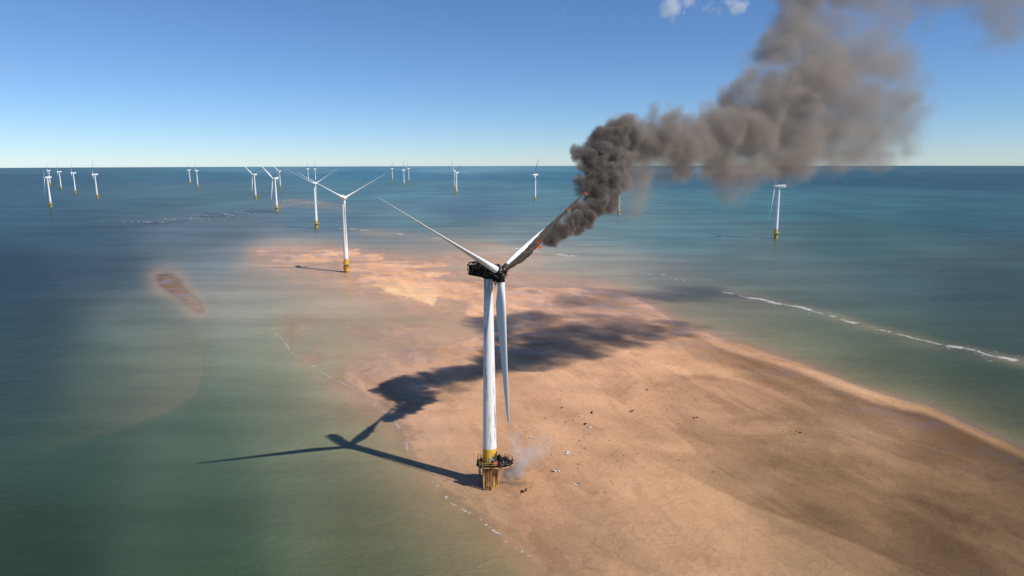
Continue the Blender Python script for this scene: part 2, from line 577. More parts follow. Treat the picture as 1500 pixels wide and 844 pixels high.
def elevation(x, y, u, v):
    """height of the sand above the water level in metres, plus colour, wetness"""
    w1 = fbm2(x / 16, y / 16, 4, 3)
    w2 = fbm2(x / 60, y / 60, 3, 9)
    uw, vw = u + 3.0 * w1, v + 2.2 * w1
    d, _, _ = poly_dist(uw, vw, BANK, True)
    s = np.where(inside(uw, vw, BANK), d, -d)
    far = sstep(v, 350, 470)                       # distances shrink towards the horizon
    west = sstep(u, 950, 750) * far
    e = np.where(s > 0, 0.55 * (1 - np.exp(-s / (55 + 45 * west))), s / (16 + 34 * far + 100 * west))
    e = np.minimum(e, 0.7)
    # shallow flats north-west of the bank, just covered
    flat = np.exp(-(((u - 590) / 130) ** 2 + ((v - 492) / 34) ** 2))
    e = np.where(s < 0, np.maximum(e, -0.05 + 0.35 * np.log(flat + 1e-9) + 0.05 * w1), e)
    flat2 = sstep(u, 330, 480) * sstep(u, 900, 700) * np.exp(-((v - 384) / 22) ** 2)
    e = np.where(s < 0, np.maximum(e, -0.10 + 0.5 * np.log(flat2 + 1e-9) + 0.07 * w1), e)
    # rippled flats in the north, half awash: pools between low sand waves
    north = sstep(v, 478, 440) * sstep(u, 1000, 880) * (s > -4)
    pools = fbm2((x + .5 * y) / 42, (y - .2 * x) / 26, 5, 23)
    e = e * (1 - north) + north * np.clip(np.minimum(s, 22) / 22 * .2 - .05 + .13 * pools, -.4, .5)
    # islet and spits
    for poly, k, top in ((ISLET, 6, 0.03), (SPIT, 16, -0.20), (SPIT2, 14, -0.18)):
        d2, _, _ = poly_dist(u + 1.5 * w1, v + 1.0 * w1, poly, True)
        s2 = np.where(inside(u + 1.5 * w1, v + w1, poly), d2, -d2)
        e = np.maximum(e, np.clip(top + s2 / k * 0.25, -9, top + 0.12))
    # drowned shelf west of the channel, with a sharp edge
    d3, p3, sd3 = poly_dist(u + 1.0 * w1, v + w1, SHELF)
    shelf = np.where(sd3 < 0, np.exp(-d3 / 90), np.exp(-d3 / 5)) * sstep(p3, 0.0, 0.5) * 0.9
    e = np.maximum(e, -0.8 + 0.5 * np.log(shelf / .9 + 1e-9))
    # ridges: gentle back, steep lee
    dry = np.zeros_like(e)
    for line, wid, lee, hgt in ((RIDGE_A, 16, 3, 0.35), (RIDGE_B, 14, 3, 0.35), (RIDGE_C, 13, 1.6, 0.5)):
        dr, pr, sr = poly_dist(u + 1.2 * w1, v + 0.8 * w1, line)
        back, front = (sr < 0), (sr >= 0)
        prof = np.where(back, np.exp(-(dr / wid) ** 2), np.exp(-(dr / lee) ** 2))
        ends = sstep(pr, -0.01, 0.12) * sstep(pr, 1.01, 0.9)
        wob = 0.65 + 0.45 * np.clip(w2, -1, 1)
        e = e + hgt * prof * ends * wob
        dry = np.maximum(dry, prof * ends * wob)
    dD, pD, sD = poly_dist(u + 2.0 * w1, v + 1.4 * w1, EDGE_D)
    low = np.where(sD > 0, 1.0, np.exp(-dD / 3.0)) * sstep(u, 800, 1020)      # smooth pale sand south-west of the edge
    e = e + 0.12 * low * (s > 0)
    # scour pool at the foot of the burning turbine
    bx, by = x - (BASE0.x + 5.2), y - (BASE0.y + 1.6)
    pn = fbm2(x / 1.7, y / 1.3, 4, 71)
    e = e - (0.35 + .4 * pn) * np.exp(-((bx - .9 * by) / 5.2) ** 2 - ((by + .15 * bx + .5 * pn) / 1.6) ** 2)
    # tidal mottling
    mott = fbm2(x / 34 + 5, y / 15, 4, 31)
    e = e + 0.10 * mott * (s > 0) + 0.02 * fbm2(x / 4, y / 4, 3, 41)
    wet = sstep(e, 0.42, 0.05)
    wet = np.clip(np.maximum(wet, .1 + sstep(v, 480, 400) * 0.7) + 0.3 * mott, 0, 1) * (1 - dry)
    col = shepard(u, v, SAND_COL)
    for fu, fv, ru, rv, ang, amt in SAND_MARKS:
        ca, sa = math.cos(ang), math.sin(ang)
        du, dv = u - fu + 9 * w1 * rv / 8, v - fv + 3.5 * w1
        g = np.exp(-(((du * ca + dv * sa) / ru) ** 2 + ((dv * ca - du * sa) / rv) ** 2) ** 1.6)
        col = col * (1 + amt * g)[:, None]
        wet = np.clip(wet - 1.2 * amt * g, 0, 1)
    # the damp belt inside the eastern crest is browner; pale lower apron
    dC, pC, sC = poly_dist(u, v, RIDGE_C)
    damp = np.where(sC > 0, sstep(dC, 0.5, 4.5) * np.exp(-(dC / (42 + 14 * w2)) ** 2), 0) * sstep(u, 1030, 1120)
    damp = np.maximum(damp, .75 * np.where(sD < 0, sstep(dD, 0, 2.5) * np.exp(-dD / (26 + 10 * w2)), 0) * sstep(u, 980, 1080))
    oil = np.clip(1.3 * np.exp(-((bx - .9 * by) / 5.0) ** 2 - ((by + .15 * bx + .6 * pn) / 1.3) ** 2) + .25 * pn - .1, 0, 1) * (np.hypot(bx, by) < 14)
    col = col * (1 - .62 * oil)[:, None]
    ca_, cb_ = .94 * x + .33 * y, -.33 * x + .94 * y
    streaks = sstep(fbm2(ca_ / 11 + .5 * w1, cb_ / 46, 5, 57), 0.0, 0.6) * (s > 0)
    col = col * (1 - 0.30 * damp)[:, None] * (1 + 0.17 * low)[:, None] * (1 + 0.30 * dry)[:, None]
    col = col * (1 - 0.12 * streaks * (1 - .9 * low))[:, None] * (1 + 0.10 * mott)[:, None]
    patch = np.exp(-(((u - 910) / 32) ** 2 + ((v - 672) / 16) ** 2))
    col = col * (1 - 0.12 * patch)[:, None]
    return e, col, wet, s


CACHE = {}


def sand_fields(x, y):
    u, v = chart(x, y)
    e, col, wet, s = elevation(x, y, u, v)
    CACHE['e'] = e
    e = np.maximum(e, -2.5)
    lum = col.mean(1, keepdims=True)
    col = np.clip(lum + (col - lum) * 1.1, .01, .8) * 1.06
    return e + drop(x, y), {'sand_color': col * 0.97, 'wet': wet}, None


def sea_fields(x, y):
    u, v = chart(x, y)
    near = v > 264
    e = np.full(x.shape, -3.0)
    e[:len(CACHE['e'])] = CACHE['e']
    e = np.where(near, e, -3.0)
    depth = np.maximum(-e, 0)
    alpha = 1 - np.exp(-depth / 0.30) * 0.98
    alpha = np.where(near, alpha, 1.0)
    col = shepard(u, np.maximum(v, 250), WATER_COL)
    silt = np.array(lin((186, 160, 132)), np.float32)
    for line, wid, k in ((BAR_E, 6, 0.55), (BAR_F, 4.0, 0.55), (BAR_H, 4, 0.45)):
        d, p, sd = poly_dist(u, v, line)
        m = k * np.exp(-((d / np.where(sd > 0, wid * 1.7, wid)) ** 2)) * sstep(p, 0, 0.15) * sstep(p, 1, 0.85)
        m = m * (0.6 + 0.5 * np.clip(fbm2(x / 40, y / 60, 3, 77), -1, 1))
        col = col * (1 - m)[:, None] + silt[None, :] * m[:, None]
    d, p, sd = poly_dist(u, v, BAR_G)
    m = np.exp(-(d / 5) ** 2) * sstep(fbm2(x / 30, y / 22, 4, 83), -.2, .4)
    col = col * (1 - .5 * m)[:, None]
    # drowned shelf: silt shows through
    d3, p3, sd3 = poly_dist(u, v, SHELF)
    m = np.where(sd3 < 0, np.exp(-d3 / 110), np.exp(-d3 / 7)) * sstep(p3, 0.0, 0.55) * 0.13
    col = col * (1 - m)[:, None] + silt[None, :] * 0.5 * m[:, None]
    # silt near the sand
    m = np.exp(-np.maximum(depth, 0) / 0.45) * 0.7 * near
    col = col * (1 - m)[:, None] + silt[None, :] * 1.15 * m[:, None]
    pat = np.clip(fbm2(x / 90, y / 300, 4, 91), -1.2, 1.2)
    pat2 = np.clip(fbm2(x / 500, y / 900, 3, 95), -1.2, 1.2)
    col = col * (1 + 0.11 * pat + 0.10 * pat2)[:, None]
    lum = col.mean(1, keepdims=True)
    col = np.clip(lum + (col - lum) * 1.0, .004, 1)
    # colour raised where the water is thin, making up light lost through the sheet
    col = col * (1 / (alpha + (1 - alpha) ** 2))[:, None]
    return drop(x, y), {'water_color': col * np.stack([.68 + .16 * sstep(v, 520, 380), .70 + .04 * sstep(v, 520, 380), .58 + .05 * sstep(v, 520, 380)], 1), 'alpha': alpha}, None


tans = np.tan(np.radians(np.linspace(-58, 58, 640)))
vs = np.concatenate([np.arange(1250, 900, -8.0), np.arange(900, 262, -1.7)])
sand_rows = np.array([ground(750, q).y for q in vs])
far_rows = [ground(750, q).y for q in np.arange(262, 245.0, -1.0)]
sea_rows = np.concatenate([sand_rows, far_rows[0:], np.geomspace(far_rows[-1] * 1.15, 60000, 14)])


def sand_mat():
    t = NT('tidal_sand')
    p = world_pos(t)
    ca = t.n('Attribute', attribute_name='sand_color').outputs['Color']
    wet = t.n('Attribute', attribute_name='wet').outputs['Fac']
    big = t.noise(t.mapping(t.mapping(p, (1, 1, 1), (0, 0, -0.34)), (0.075, 0.016, 1)), 1.0, 7, 0.62, 0.4)
    fine = t.noise(p, 0.9, 6, 0.7)
    grain = t.noise(p, 5.0, 3, 0.7)
    col = t.mix(1.0, ca, t.ramp(big, 0.3, 0.72, 0.88, 1.09), 'MULTIPLY')
    col = t.mix(1.0, col, t.ramp(fine, 0.25, 0.75, 0.90, 1.08), 'MULTIPLY')
    col = t.mix(1.0, col, t.ramp(grain, 0.2, 0.8, 0.92, 1.07), 'MULTIPLY')
    damp = t.noise(t.mapping(t.mapping(p, (1, 1, 1), (0, 0, -0.34)), (0.05, 0.02, 1)), 1.0, 10, 0.6, 0.8)
    col = t.mix(1.0, col, t.ramp(damp, 0.50, 0.55, 1.03, 0.89), 'MULTIPLY')
    rill = t.math('ABSOLUTE', t.math('SUBTRACT', t.noise(t.mapping(t.mapping(p, (1, 1, 1), (0, 0, 0.5)), (0.10, 0.035, 1)), 1.0, 6, 0.55, 1.2), 0.5))
    col = t.mix(1.0, col, t.ramp(rill, 0.0, 0.02, 0.88, 1.0), 'MULTIPLY')
    speck = t.noise(p, 1.7, 6, 0.75)
    col = t.mix(1.0, col, t.ramp(speck, 0.60, 0.72, 1.0, 0.74), 'MULTIPLY')
    film = t.math('MULTIPLY', wet, t.ramp(t.noise(t.mapping(p, (0.05, 0.09, 1), (0, 0, 0.4)), 1.0, 5, 0.6), 0.42, 0.62))
    col = t.mix(t.math('MULTIPLY', wet, 0.35), col, t.mix(1.0, col, (0.70, 0.68, 0.68), 'MULTIPLY'))
    ripple = t.noise(t.mapping(p, (0.5, 1.4, 1), (0, 0, 0.35)), 1.0, 4, 0.6)
    h = t.math('ADD', t.math('MULTIPLY', fine, 0.5), t.math('MULTIPLY', ripple, 0.7))
    nrm = t.bump(h, 0.45, 0.4)
    dif = t.n('BsdfDiffuse')
    t.set(dif.inputs['Color'], col)
    t.set(dif.inputs['Normal'], nrm)
    gl = t.n('BsdfGlossy')
    gl.inputs['Roughness'].default_value = 0.3
    gl.inputs['Color'].default_value = (1, 1, 1, 1)
    fr = t.n('Fresnel')
    fr.inputs['IOR'].default_value = 1.33
    fac = t.math('MULTIPLY', fr.outputs[0], t.math('MULTIPLY', film, 0.75))
    mx = t.n('MixShader')
    t.set(mx.inputs[0], fac)
    t.set(mx.inputs[1], dif.outputs[0])
    t.set(mx.inputs[2], gl.outputs[0])
    return t.done(mx.outputs[0])


def sea_mat():
    t = NT('sea_water')
    p = world_pos(t)
    ca = t.n('Attribute', attribute_name='water_color').outputs['Color']
    al = t.n('Attribute', attribute_name='alpha').outputs['Fac']
    w1 = t.noise(t.mapping(p, (0.22, 0.5, 1), (0, 0, 0.45)), 1.0, 5, 0.6)
    w2 = t.noise(t.mapping(p, (0.05, 0.09, 1), (0, 0, 0.3)), 1.0, 4, 0.6)
    w3 = t.noise(t.mapping(p, (0.005, 0.02, 1), (0, 0, 0.12)), 1.0, 8, 0.66)
    col = t.mix(1.0, ca, t.ramp(w3, 0.3, 0.7, 0.82, 1.17), 'MULTIPLY')
    w0 = t.noise(t.mapping(p, (0.55, 1.7, 1), (0, 0, 0.32)), 1.0, 4, 0.62)
    h = t.math('ADD', t.math('MULTIPLY', w1, 0.6), t.math('ADD', t.math('MULTIPLY', w2, 1.1), t.math('MULTIPLY', w0, 0.3)))
    nrm = t.bump(h, 0.5, 1.0)
    dif = t.n('BsdfDiffuse')
    t.set(dif.inputs['Color'], col)
    t.set(dif.inputs['Normal'], t.bump(h, 0.8, 1.0))
    tr = t.n('BsdfTransparent')
    body = t.n('MixShader')
    ragged = t.ramp(t.noise(p, 0.25, 5, 0.65), 0.3, 0.7, -0.12, 0.12)
    t.set(body.inputs[0], t.math('ADD', al, t.math('MULTIPLY', ragged, t.math('SUBTRACT', 1.0, al)), True))
    t.set(body.inputs[1], tr.outputs[0])
    t.set(body.inputs[2], dif.outputs[0])
    gl = t.n('BsdfGlossy')
    gl.inputs['Roughness'].default_value = 0.16
    t.set(gl.inputs['Normal'], nrm)
    fr = t.n('Fresnel')
    fr.inputs['IOR'].default_value = 1.33
    t.set(fr.inputs['Normal'], nrm)
    mx = t.n('MixShader')
    t.set(mx.inputs[0], t.math('MULTIPLY', t.math('MINIMUM', fr.outputs[0], 0.45), 0.42))
    t.set(mx.inputs[1], body.outputs[0])
    t.set(mx.inputs[2], gl.outputs[0])
    return t.done(mx.outputs[0])


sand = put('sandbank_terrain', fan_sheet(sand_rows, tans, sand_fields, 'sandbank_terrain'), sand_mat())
tag(sand, 'wet tan sandbank laid bare by the tide', 'sandbank', kind='structure')
sea = put('sea_water', fan_sheet(sea_rows, tans, sea_fields, 'sea_water'), sea_mat())
tag(sea, 'green and blue sea reaching the horizon', 'sea', kind='structure')

# ------------------------------------------------------------------ turbine shapes
HUB_Z, HUB_OFF, DECK_Z = 60.9, 4.8, 7.3
TILT = math.radians(5)
AXIS = Vector((0, -math.cos(TILT), math.sin(TILT)))
UPV = Vector((0, math.sin(TILT), math.cos(TILT)))
SIDE = Vector((1, 0, 0))
HUB = Vector((0, -HUB_OFF, HUB_Z))


def blade_mesh(name, npt=22, ragged=0.0):
    st = [(1.2, 1.85, 1.0, 14), (2.2, 1.85, 1.0, 14), (3.6, 2.1, .84, 14), (5.5, 2.8, .54, 13.5), (8, 3.35, .38, 12), (11, 3.15, .31, 9.5), (15, 2.7, .27, 7),
          (20, 2.2, .24, 4.5), (26, 1.7, .21, 2.5), (32, 1.25, .19, 1), (36.5, .9, .18, .2), (39.2, .55, .18, 0), (40, .12, .2, 0)]
    rings = []
    r_ = random.Random(5)
    rr_ = np.concatenate([np.linspace(1.2, 12, 14), np.linspace(13.5, 39.2, 17), [40.0]])
    st = [tuple([q] + [float(np.interp(q, [w[0] for w in st], [w[j] for w in st])) for j in (1, 2, 3)]) for q in rr_]
    for r, c, th, tw in st:
        if ragged:
            c *= float(np.interp(r, [0, 17, 23, 40], [1, 1, .6, .6]))
        le = 0.5 if th > .9 else max(0.32, 0.5 - (1 - th) * 0.28)
        ring = []
        rg = 1.0
        for k in range(npt):
            a = 2 * math.pi * k / npt
            x = 0.5 * (1 + math.cos(a))               # 1 = leading edge
            round_y = 0.5 * math.sin(a)
            foil = (1 if math.sin(a) >= 0 else -1) * 2.6 * 0.5 * (0.2969 * math.sqrt(max(1 - x, 0)) - 0.126 * (1 - x) - 0.3516 * (1 - x) ** 2 + 0.2843 * (1 - x) ** 3 - 0.1015 * (1 - x) ** 4) / 0.3
            blend = max(0, min(1, (th - 0.4) / 0.6))
            yy = th * (blend * round_y + (1 - blend) * foil * 0.9)
            q = Vector(((x - 1 + le) * c, yy * c, 0))
            if ragged and r > 5 and x < 0.35:
                q.x += r_.uniform(0, ragged) * c
            q.rotate(Quaternion((0, 0, 1), math.radians(tw)))
            ring.append(q + Vector((0, 0, r)))
        rings.append(ring)
    m = MB().loft(rings)
    return m


def blade_matrix(angle, pitch):
    s = UPV * math.cos(angle) + SIDE * math.sin(angle)
    tg = AXIS.cross(s)
    c = tg * math.cos(pitch) + AXIS * math.sin(pitch)
    y = s.cross(c)
    m = Matrix((c, y, s)).transposed().to_4x4()
    m.translation = HUB
    return m


def ring_tube(mb, r, z, tr, n=28, skip=()):
    pts = [(r * math.cos(2 * math.pi * k / n), r * math.sin(2 * math.pi * k / n), z) for k in range(n + 1)]
    return mb.tube(pts, tr, 6, False)


def rounded_section(w, h, rad, n=5):
    pts = []
    for cx, cz, a0 in ((w / 2 - rad, h / 2 - rad, 0), (-w / 2 + rad, h / 2 - rad, 90), (-w / 2 + rad, -h / 2 + rad, 180), (w / 2 - rad, -h / 2 + rad, 270)):
        for k in range(n):
            a = math.radians(a0 + 90 * k / (n - 1))
            pts.append((cx + rad * math.cos(a), cz + rad * math.sin(a)))
    return pts


def nacelle_mesh():
    st = [(-3.4, 2.2, 2.4, -0.1), (-3.0, 2.9, 3.0, -0.1), (-1.2, 3.3, 3.5, -0.05), (3.0, 3.4, 3.7, 0.0), (6.2, 3.2, 3.5, 0.1), (6.9, 2.8, 3.1, 0.2), (7.1, 2.3, 2.6, 0.25)]
    rings = []
    for y, w, h, dz in st:
        rings.append([Vector((-x, y, HUB_Z + 0.1 + dz + z)) for x, z in rounded_section(w, h, min(w, h) * 0.22)])
    return MB().loft(rings)


def hub_mesh():
    prof = [(1.55, 1.5), (1.75, 0.6), (1.72, -0.4), (1.45, -1.3), (0.95, -2.0), (0.35, -2.35), (0.02, -2.42)]
    m = MB()
    q = Vector((0, -AXIS.y, 0))
    qt = (-AXIS).to_track_quat('Z', 'Y')
    rings = [[HUB + qt @ Vector((r * math.cos(2 * math.pi * k / 20), r * math.sin(2 * math.pi * k / 20), z)) for k in range(20)] for r, z in prof]
    return m.loft(rings)


def tower_mesh(z0, z1, r0, r1, n=32):
    return MB().lathe([(r0 + (r1 - r0) * t, z0 + (z1 - z0) * t) for t in (0, .25, .5, .75, 1)], n)


ME = {}
ME['monopile'] = MB().lathe([(2.02, -6), (2.02, 1.3)], 28).mesh('monopile')
ME['transition_piece'] = MB().lathe([(2.14, 1.3), (2.14, 6.8), (2.3, 6.85), (2.3, 7.1), (2.0, 7.15)], 28).mesh('transition_piece')
ME['base_section'] = tower_mesh(7.15, 11.5, 1.98, 1.92).mesh('base_section')
ME['tower'] = tower_mesh(11.5, 59.0, 1.92, 1.16).mesh('tower')
ME['nacelle'] = nacelle_mesh().mesh('nacelle')
ME['hub'] = hub_mesh().mesh('hub')
ME['blade'] = blade_mesh('blade').mesh('blade')
deck = MB().lathe([(2.32, 6.9), (3.7, 6.9), (3.7, 7.1), (2.32, 7.1), (2.32, 6.9)], 24, cap=False, smooth=False)
deck.box((3.9, -0.6, 7.0), (2.6, 2.4, 0.18))
ME['platform'] = deck.mesh('platform')
rl = MB()
for k in range(14):
    a = 2 * math.pi * k / 14
    rl.tube([(3.6 * math.cos(a), 3.6 * math.sin(a), 7.1), (3.6 * math.cos(a), 3.6 * math.sin(a), 8.3)], 0.06, 5)
ring_tube(rl, 3.6, 8.3, 0.06)
ring_tube(rl, 3.6, 7.7, 0.05)
ME['railing'] = rl.mesh('railing')
bl = MB()
for x in (-0.7, 0.7):
    bl.tube([(x, -2.2, 6.4), (x, -3.2, 5.6), (x, -3.2, -2)], 0.2, 8)
for k in range(12):
    bl.tube([(-0.3, -3.0, -0.8 + k * 0.6), (0.3, -3.0, -0.8 + k * 0.6)], 0.05, 5)
for z in (0.5, 3.0, 5.0):
    for x in (-0.7, 0.7):
        bl.tube([(x, -2.0, z), (x, -3.2, z)], 0.12, 6)
ME['boat_landing'] = bl.mesh('boat_landing')
va = MB().tube([(0.4, 6.0, HUB_Z + 1.9), (0.4, 6.0, HUB_Z + 3.2)], 0.05, 5)
va.tube([(-0.4, 6.0, HUB_Z + 1.9), (-0.4, 6.0, HUB_Z + 2.9)], 0.05, 5).box((0, 5.4, HUB_Z + 2.15), (1.6, 1.2, 0.5))
ME['weather_mast'] = va.mesh('weather_mast')
TURBINE_MAT = dict(monopile='pile', transition_piece='yellow', base_section='yellow', tower='white', nacelle='white', hub='white', blade='blade',
                   platform='steel', railing='rail_yellow', boat_landing='rust', weather_mast='steel')
for k, m_ in TURBINE_MAT.items():
    ME[k].materials.append(M[m_])


def make_turbine(base, yaw, phase, pitch, label, landing=0.0):
    t = empty('wind_turbine', base, yaw)
    tag(t, label, 'wind turbine', 'white turbines of the offshore wind farm')
    for k in ('monopile', 'transition_piece', 'base_section', 'tower', 'nacelle', 'hub', 'weather_mast'):
        put(k, ME[k], parent=t)
    p = put('platform', ME['platform'], parent=t)
    p.rotation_euler = (0, 0, landing - yaw)
    put('railing', ME['railing'], parent=p)
    b = put('boat_landing', ME['boat_landing'], parent=t)
    b.rotation_euler = (0, 0, landing - yaw - 0.6)
    for k in range(3):
        put('blade', ME['blade'], parent=t, mw=blade_matrix(phase + k * 2 * math.pi / 3, pitch))
    return t


D = math.radians
WIND = D(-52)
FARM = [
    # chart position of the foot, yaw, rotor phase, pitch, label
    (508, 399, 0.42, 181, 74, 'large white turbine standing on the orange sand flats behind the burning one'),
    (464, 335, 0.55, 178, 76, 'white turbine just left of and behind the one on the orange sand'),
    (406, 310, -0.55, 186, 75, 'white turbine with broad blades standing right of the foam streaks'),
    (375, 292, -0.6, 182, 75, 'white turbine left of the broad-bladed one near the foam streaks'),
    (411, 276, -0.6, 65, 75, 'small white turbine directly behind the broad-bladed turbine'),
    (452, 266, -0.85, 10, 6, 'tiny turbine left of two towers that line up, near the horizon'),
    (462.5, 267, -0.85, 15, 6, 'tiny turbine whose tower rises behind the left turbine of the near pair'),
    (75, 304, -0.91, 178, 6, 'nearest turbine of the far left cluster'),
    (74, 272, -0.91, 4, 6, 'faint turbine hidden behind the nearest one of the far left cluster'),
    (90, 278, -0.91, 2, 6, 'small turbine second from the left in the far left cluster'),
    (111, 284, -0.91, -4, 6, 'small turbine second from the right in the far left cluster'),
    (143, 291, -0.91, 3, 6, 'rightmost turbine of the far left cluster'),
    (279, 270.5, -0.95, 25, 6, 'left turbine of the pair between the left cluster and the foam streaks'),
    (290, 274.5, -0.75, -8, 4, 'turbine with one upright bright blade, right of a distant pair'),
    (575, 265, -0.9, 20, 6, 'leftmost of the three tiny turbines on the horizon above the left blade'),
    (592, 272, -0.9, 10, 6, 'middle and largest of the three tiny turbines near the horizon'),
    (599, 266, -0.9, -15, 6, 'rightmost of the three tiny turbines near the horizon'),
    (666, 277, -0.8, -20, 6, 'rear turbine of the overlapping pair beyond the left blade'),
    (669, 285, -0.91, 175, 6, 'front turbine of the overlapping pair beyond the left blade'),
    (784, 295, -0.91, 20, 6, 'lone white turbine beyond the burning blade, left of the smoke'),
    (906, 315, -0.91, 30, 6, 'white turbine half hidden behind the brown smoke'),
    (1136, 350, -1.88, 178, 6, 'lone white turbine in the open sea right of the smoke'),
]
for px, py, yaw, ph, pit, label in FARM:
    make_turbine(ground(px, py), yaw, D(ph), D(pit), label, landing=0.2)

# ------------------------------------------------------------------ the burning turbine
BASE = ground(718, 712)
BYAW = 0.752
T = empty('burning_wind_turbine', BASE, BYAW)
tag(T, 'burnt-out white wind turbine with charred nacelle and one blade on fire, in the foreground', 'wind turbine')
SITE = Matrix.Rotation(-BYAW, 4, 'Z')           # parts laid out in site directions (x = right, y = away)

put('monopile', MB().lathe([(2.06, -3), (2.06, 0.9)], 36), M['pile'], T)
put('transition_piece', MB().lathe([(2.14, 0.9), (2.14, 6.55), (2.26, 6.6), (2.26, 6.8), (2.0, 6.85)], 36), M['burnt_yellow'], T)
put('base_section', tower_mesh(6.85, 11.6, 1.98, 1.92, 40), M['sooty_yellow'], T, mw=SITE)
put('tower', tower_mesh(11.6, 58.9, 1.92, 1.16, 40), M['soot_tower'], T)
put('tower_door', MB().box((0, 0, 0), (0.12, 0.9, 2.0)), M['steel'], T, mw=SITE @ Matrix.Translation((0.35, -1.93, 8.3)) @ Matrix.Rotation(D(-78), 4, 'Z'))

# deck: an octagon that runs out to the right
deck_poly = [(-3.6, -1.6), (-2.0, -3.3), (2.2, -3.4), (4.6, -3.0), (6.6, -0.9), (6.5, 1.0), (4.2, 2.6), (1.6, 3.4), (-1.8, 3.3), (-3.5, 1.6)]


def slab(poly, z0, z1):
    n = len(poly)
    m = MB()
    m.add([(x, y, z0) for x, y in poly] + [(x, y, z1) for x, y in poly],
          [tuple(reversed(range(n))), tuple(range(n, 2 * n))] + [(k, (k + 1) % n, n + (k + 1) % n, n + k) for k in range(n)])
    return m


deck_o = put('platform', slab(deck_poly, 6.95, 7.15), M['char'], T, mw=SITE)
put('deck_edge_beam', MB().tube([(x * 1.005, y * 1.005, 6.92) for x, y in deck_poly + deck_poly[:1]], 0.14, 6, False), M['burnt_yellow'], deck_o)
for k, (x, y) in enumerate(deck_poly):
    x2, y2 = deck_poly[(k + 1) % len(deck_poly)]
    for f in (0.0, 0.5):
        a, b = x + (x2 - x) * f, y + (y2 - y) * f
        bend = rng.uniform(-.35, .35) if a > 1 else rng.uniform(-.08, .08)
        put('railing_post', MB().tube([(a * .97, b * .97, 7.15), (a * .97 + bend * .4, b * .97, 7.8), (a * .97 + bend, b * .97 + bend * .5, 8.3 - abs(bend) * .5)], 0.07, 6),
            M['char_ash'] if a > 0 else M['steel'], deck_o)
    if k not in (2, 6):
        for h in (7.75, 8.3):
            s_ = rng.uniform(-.3, .1) if x > 1 else 0
            put('railing_bar', MB().tube([(x * .97, y * .97, h), ((x + x2) / 2 * .97, (y + y2) / 2 * .97, h + s_), (x2 * .97, y2 * .97, h + s_ * .4)], 0.055, 6),
                M['char_ash'] if x > 0 else M['rail_yellow'], deck_o)
for k in range(6):
    a = 2 * math.pi * k / 6 + .3
    put('deck_bracket', MB().tube([(2.1 * math.cos(a), 2.1 * math.sin(a), 5.3), (3.2 * math.cos(a), 3.2 * math.sin(a), 6.9)], 0.13, 6), M['rust'], deck_o)
# davit crane and hoist at the left edge
dv = put('davit_crane', MB().tube([(-3.0, -1.6, 7.1), (-3.0, -1.6, 10.6), (-3.2, -1.8, 11.0), (-4.4, -2.4, 11.05)], [.13, .12, .1, .08], 8), M['rail_yellow'], T, mw=SITE)
put('hoist_drum', MB().box((-2.95, -1.75, 8.2), (1.1, .8, 1.0)), M['char'], dv)
put('pulley_cable', MB().tube([(-4.35, -2.38, 11.0), (-4.35, -2.38, 9.2)], 0.04, 5), M['char'], dv)
put('ladder_frame', MB().tube([(-2.5, -1.2, 7.1), (-2.5, -1.2, 9.6)], .07, 6).tube([(-2.0, -1.5, 7.1), (-2.0, -1.5, 9.4)], .07, 6)
    .tube([(-2.5, -1.2, 9.0), (-2.0, -1.5, 9.0)], .05, 5).tube([(-2.5, -1.2, 8.2), (-2.0, -1.5, 8.2)], .05, 5), M['rust'], T, mw=SITE)
# scorched cabinet and twisted wreckage on the deck
cab = put('equipment_cabinet', MB().box((1.5, -2.4, 7.95), (1.3, .9, 1.55), Matrix.Rotation(.25, 3, 'Z'), .9), M['cabinet'], T, mw=SITE)
put('cabinet_hood', MB().box((1.5, -2.4, 8.8), (1.1, 1.0, .14), Matrix.Rotation(.35, 3, 'Z')), M['char_ash'], cab)
wr = random.Random(21)
for k in range(46):
    a, r = wr.uniform(-1.9, 1.5), wr.uniform(2.2, 5.4)
    x, y = r * math.cos(a), min(3.0, max(-2.9, r * math.sin(a) * .8))
    if x < 0.3:
        x = abs(x) + .3
    R3 = Matrix.Rotation(wr.uniform(0, 6.3), 3, 'Z') @ Matrix.Rotation(wr.uniform(-.7, .7), 3, 'X')
    m = MB()
    if k % 3:
        m.box((0, 0, 0), (wr.uniform(.3, 1.3), wr.uniform(.2, .8), wr.uniform(.05, .4)), R3, wr.uniform(.4, 1))
    else:
        d = R3 @ Vector((wr.uniform(.6, 1.5), 0, wr.uniform(0, .7)))
        m.tube([-d, (d.y * .2, -d.x * .2, .1), d], .06, 5)
    put('wreckage_piece', m, M['char_ash'] if wr.random() < .3 else M['char'], T, mw=SITE @ Matrix.Translation((x, y, 7.35 + wr.uniform(0, .9) * (1 if r < 3.6 else .4))))
for k in range(7):                                     # charred heap against the tower
    a = wr.uniform(-1.2, .9)
    put('wreckage_heap', MB().lathe([(wr.uniform(.7, 1.1), 0), (wr.uniform(.5, .9), .6), (wr.uniform(.2, .45), wr.uniform(1.0, 1.9))], 7, smooth=False), M['char'], T,
        mw=SITE @ Matrix.Translation((2.5 * math.cos(a) + .4, 2.4 * math.sin(a), 7.1)) @ Matrix.Rotation(wr.uniform(-.3, .3), 4, 'X'))
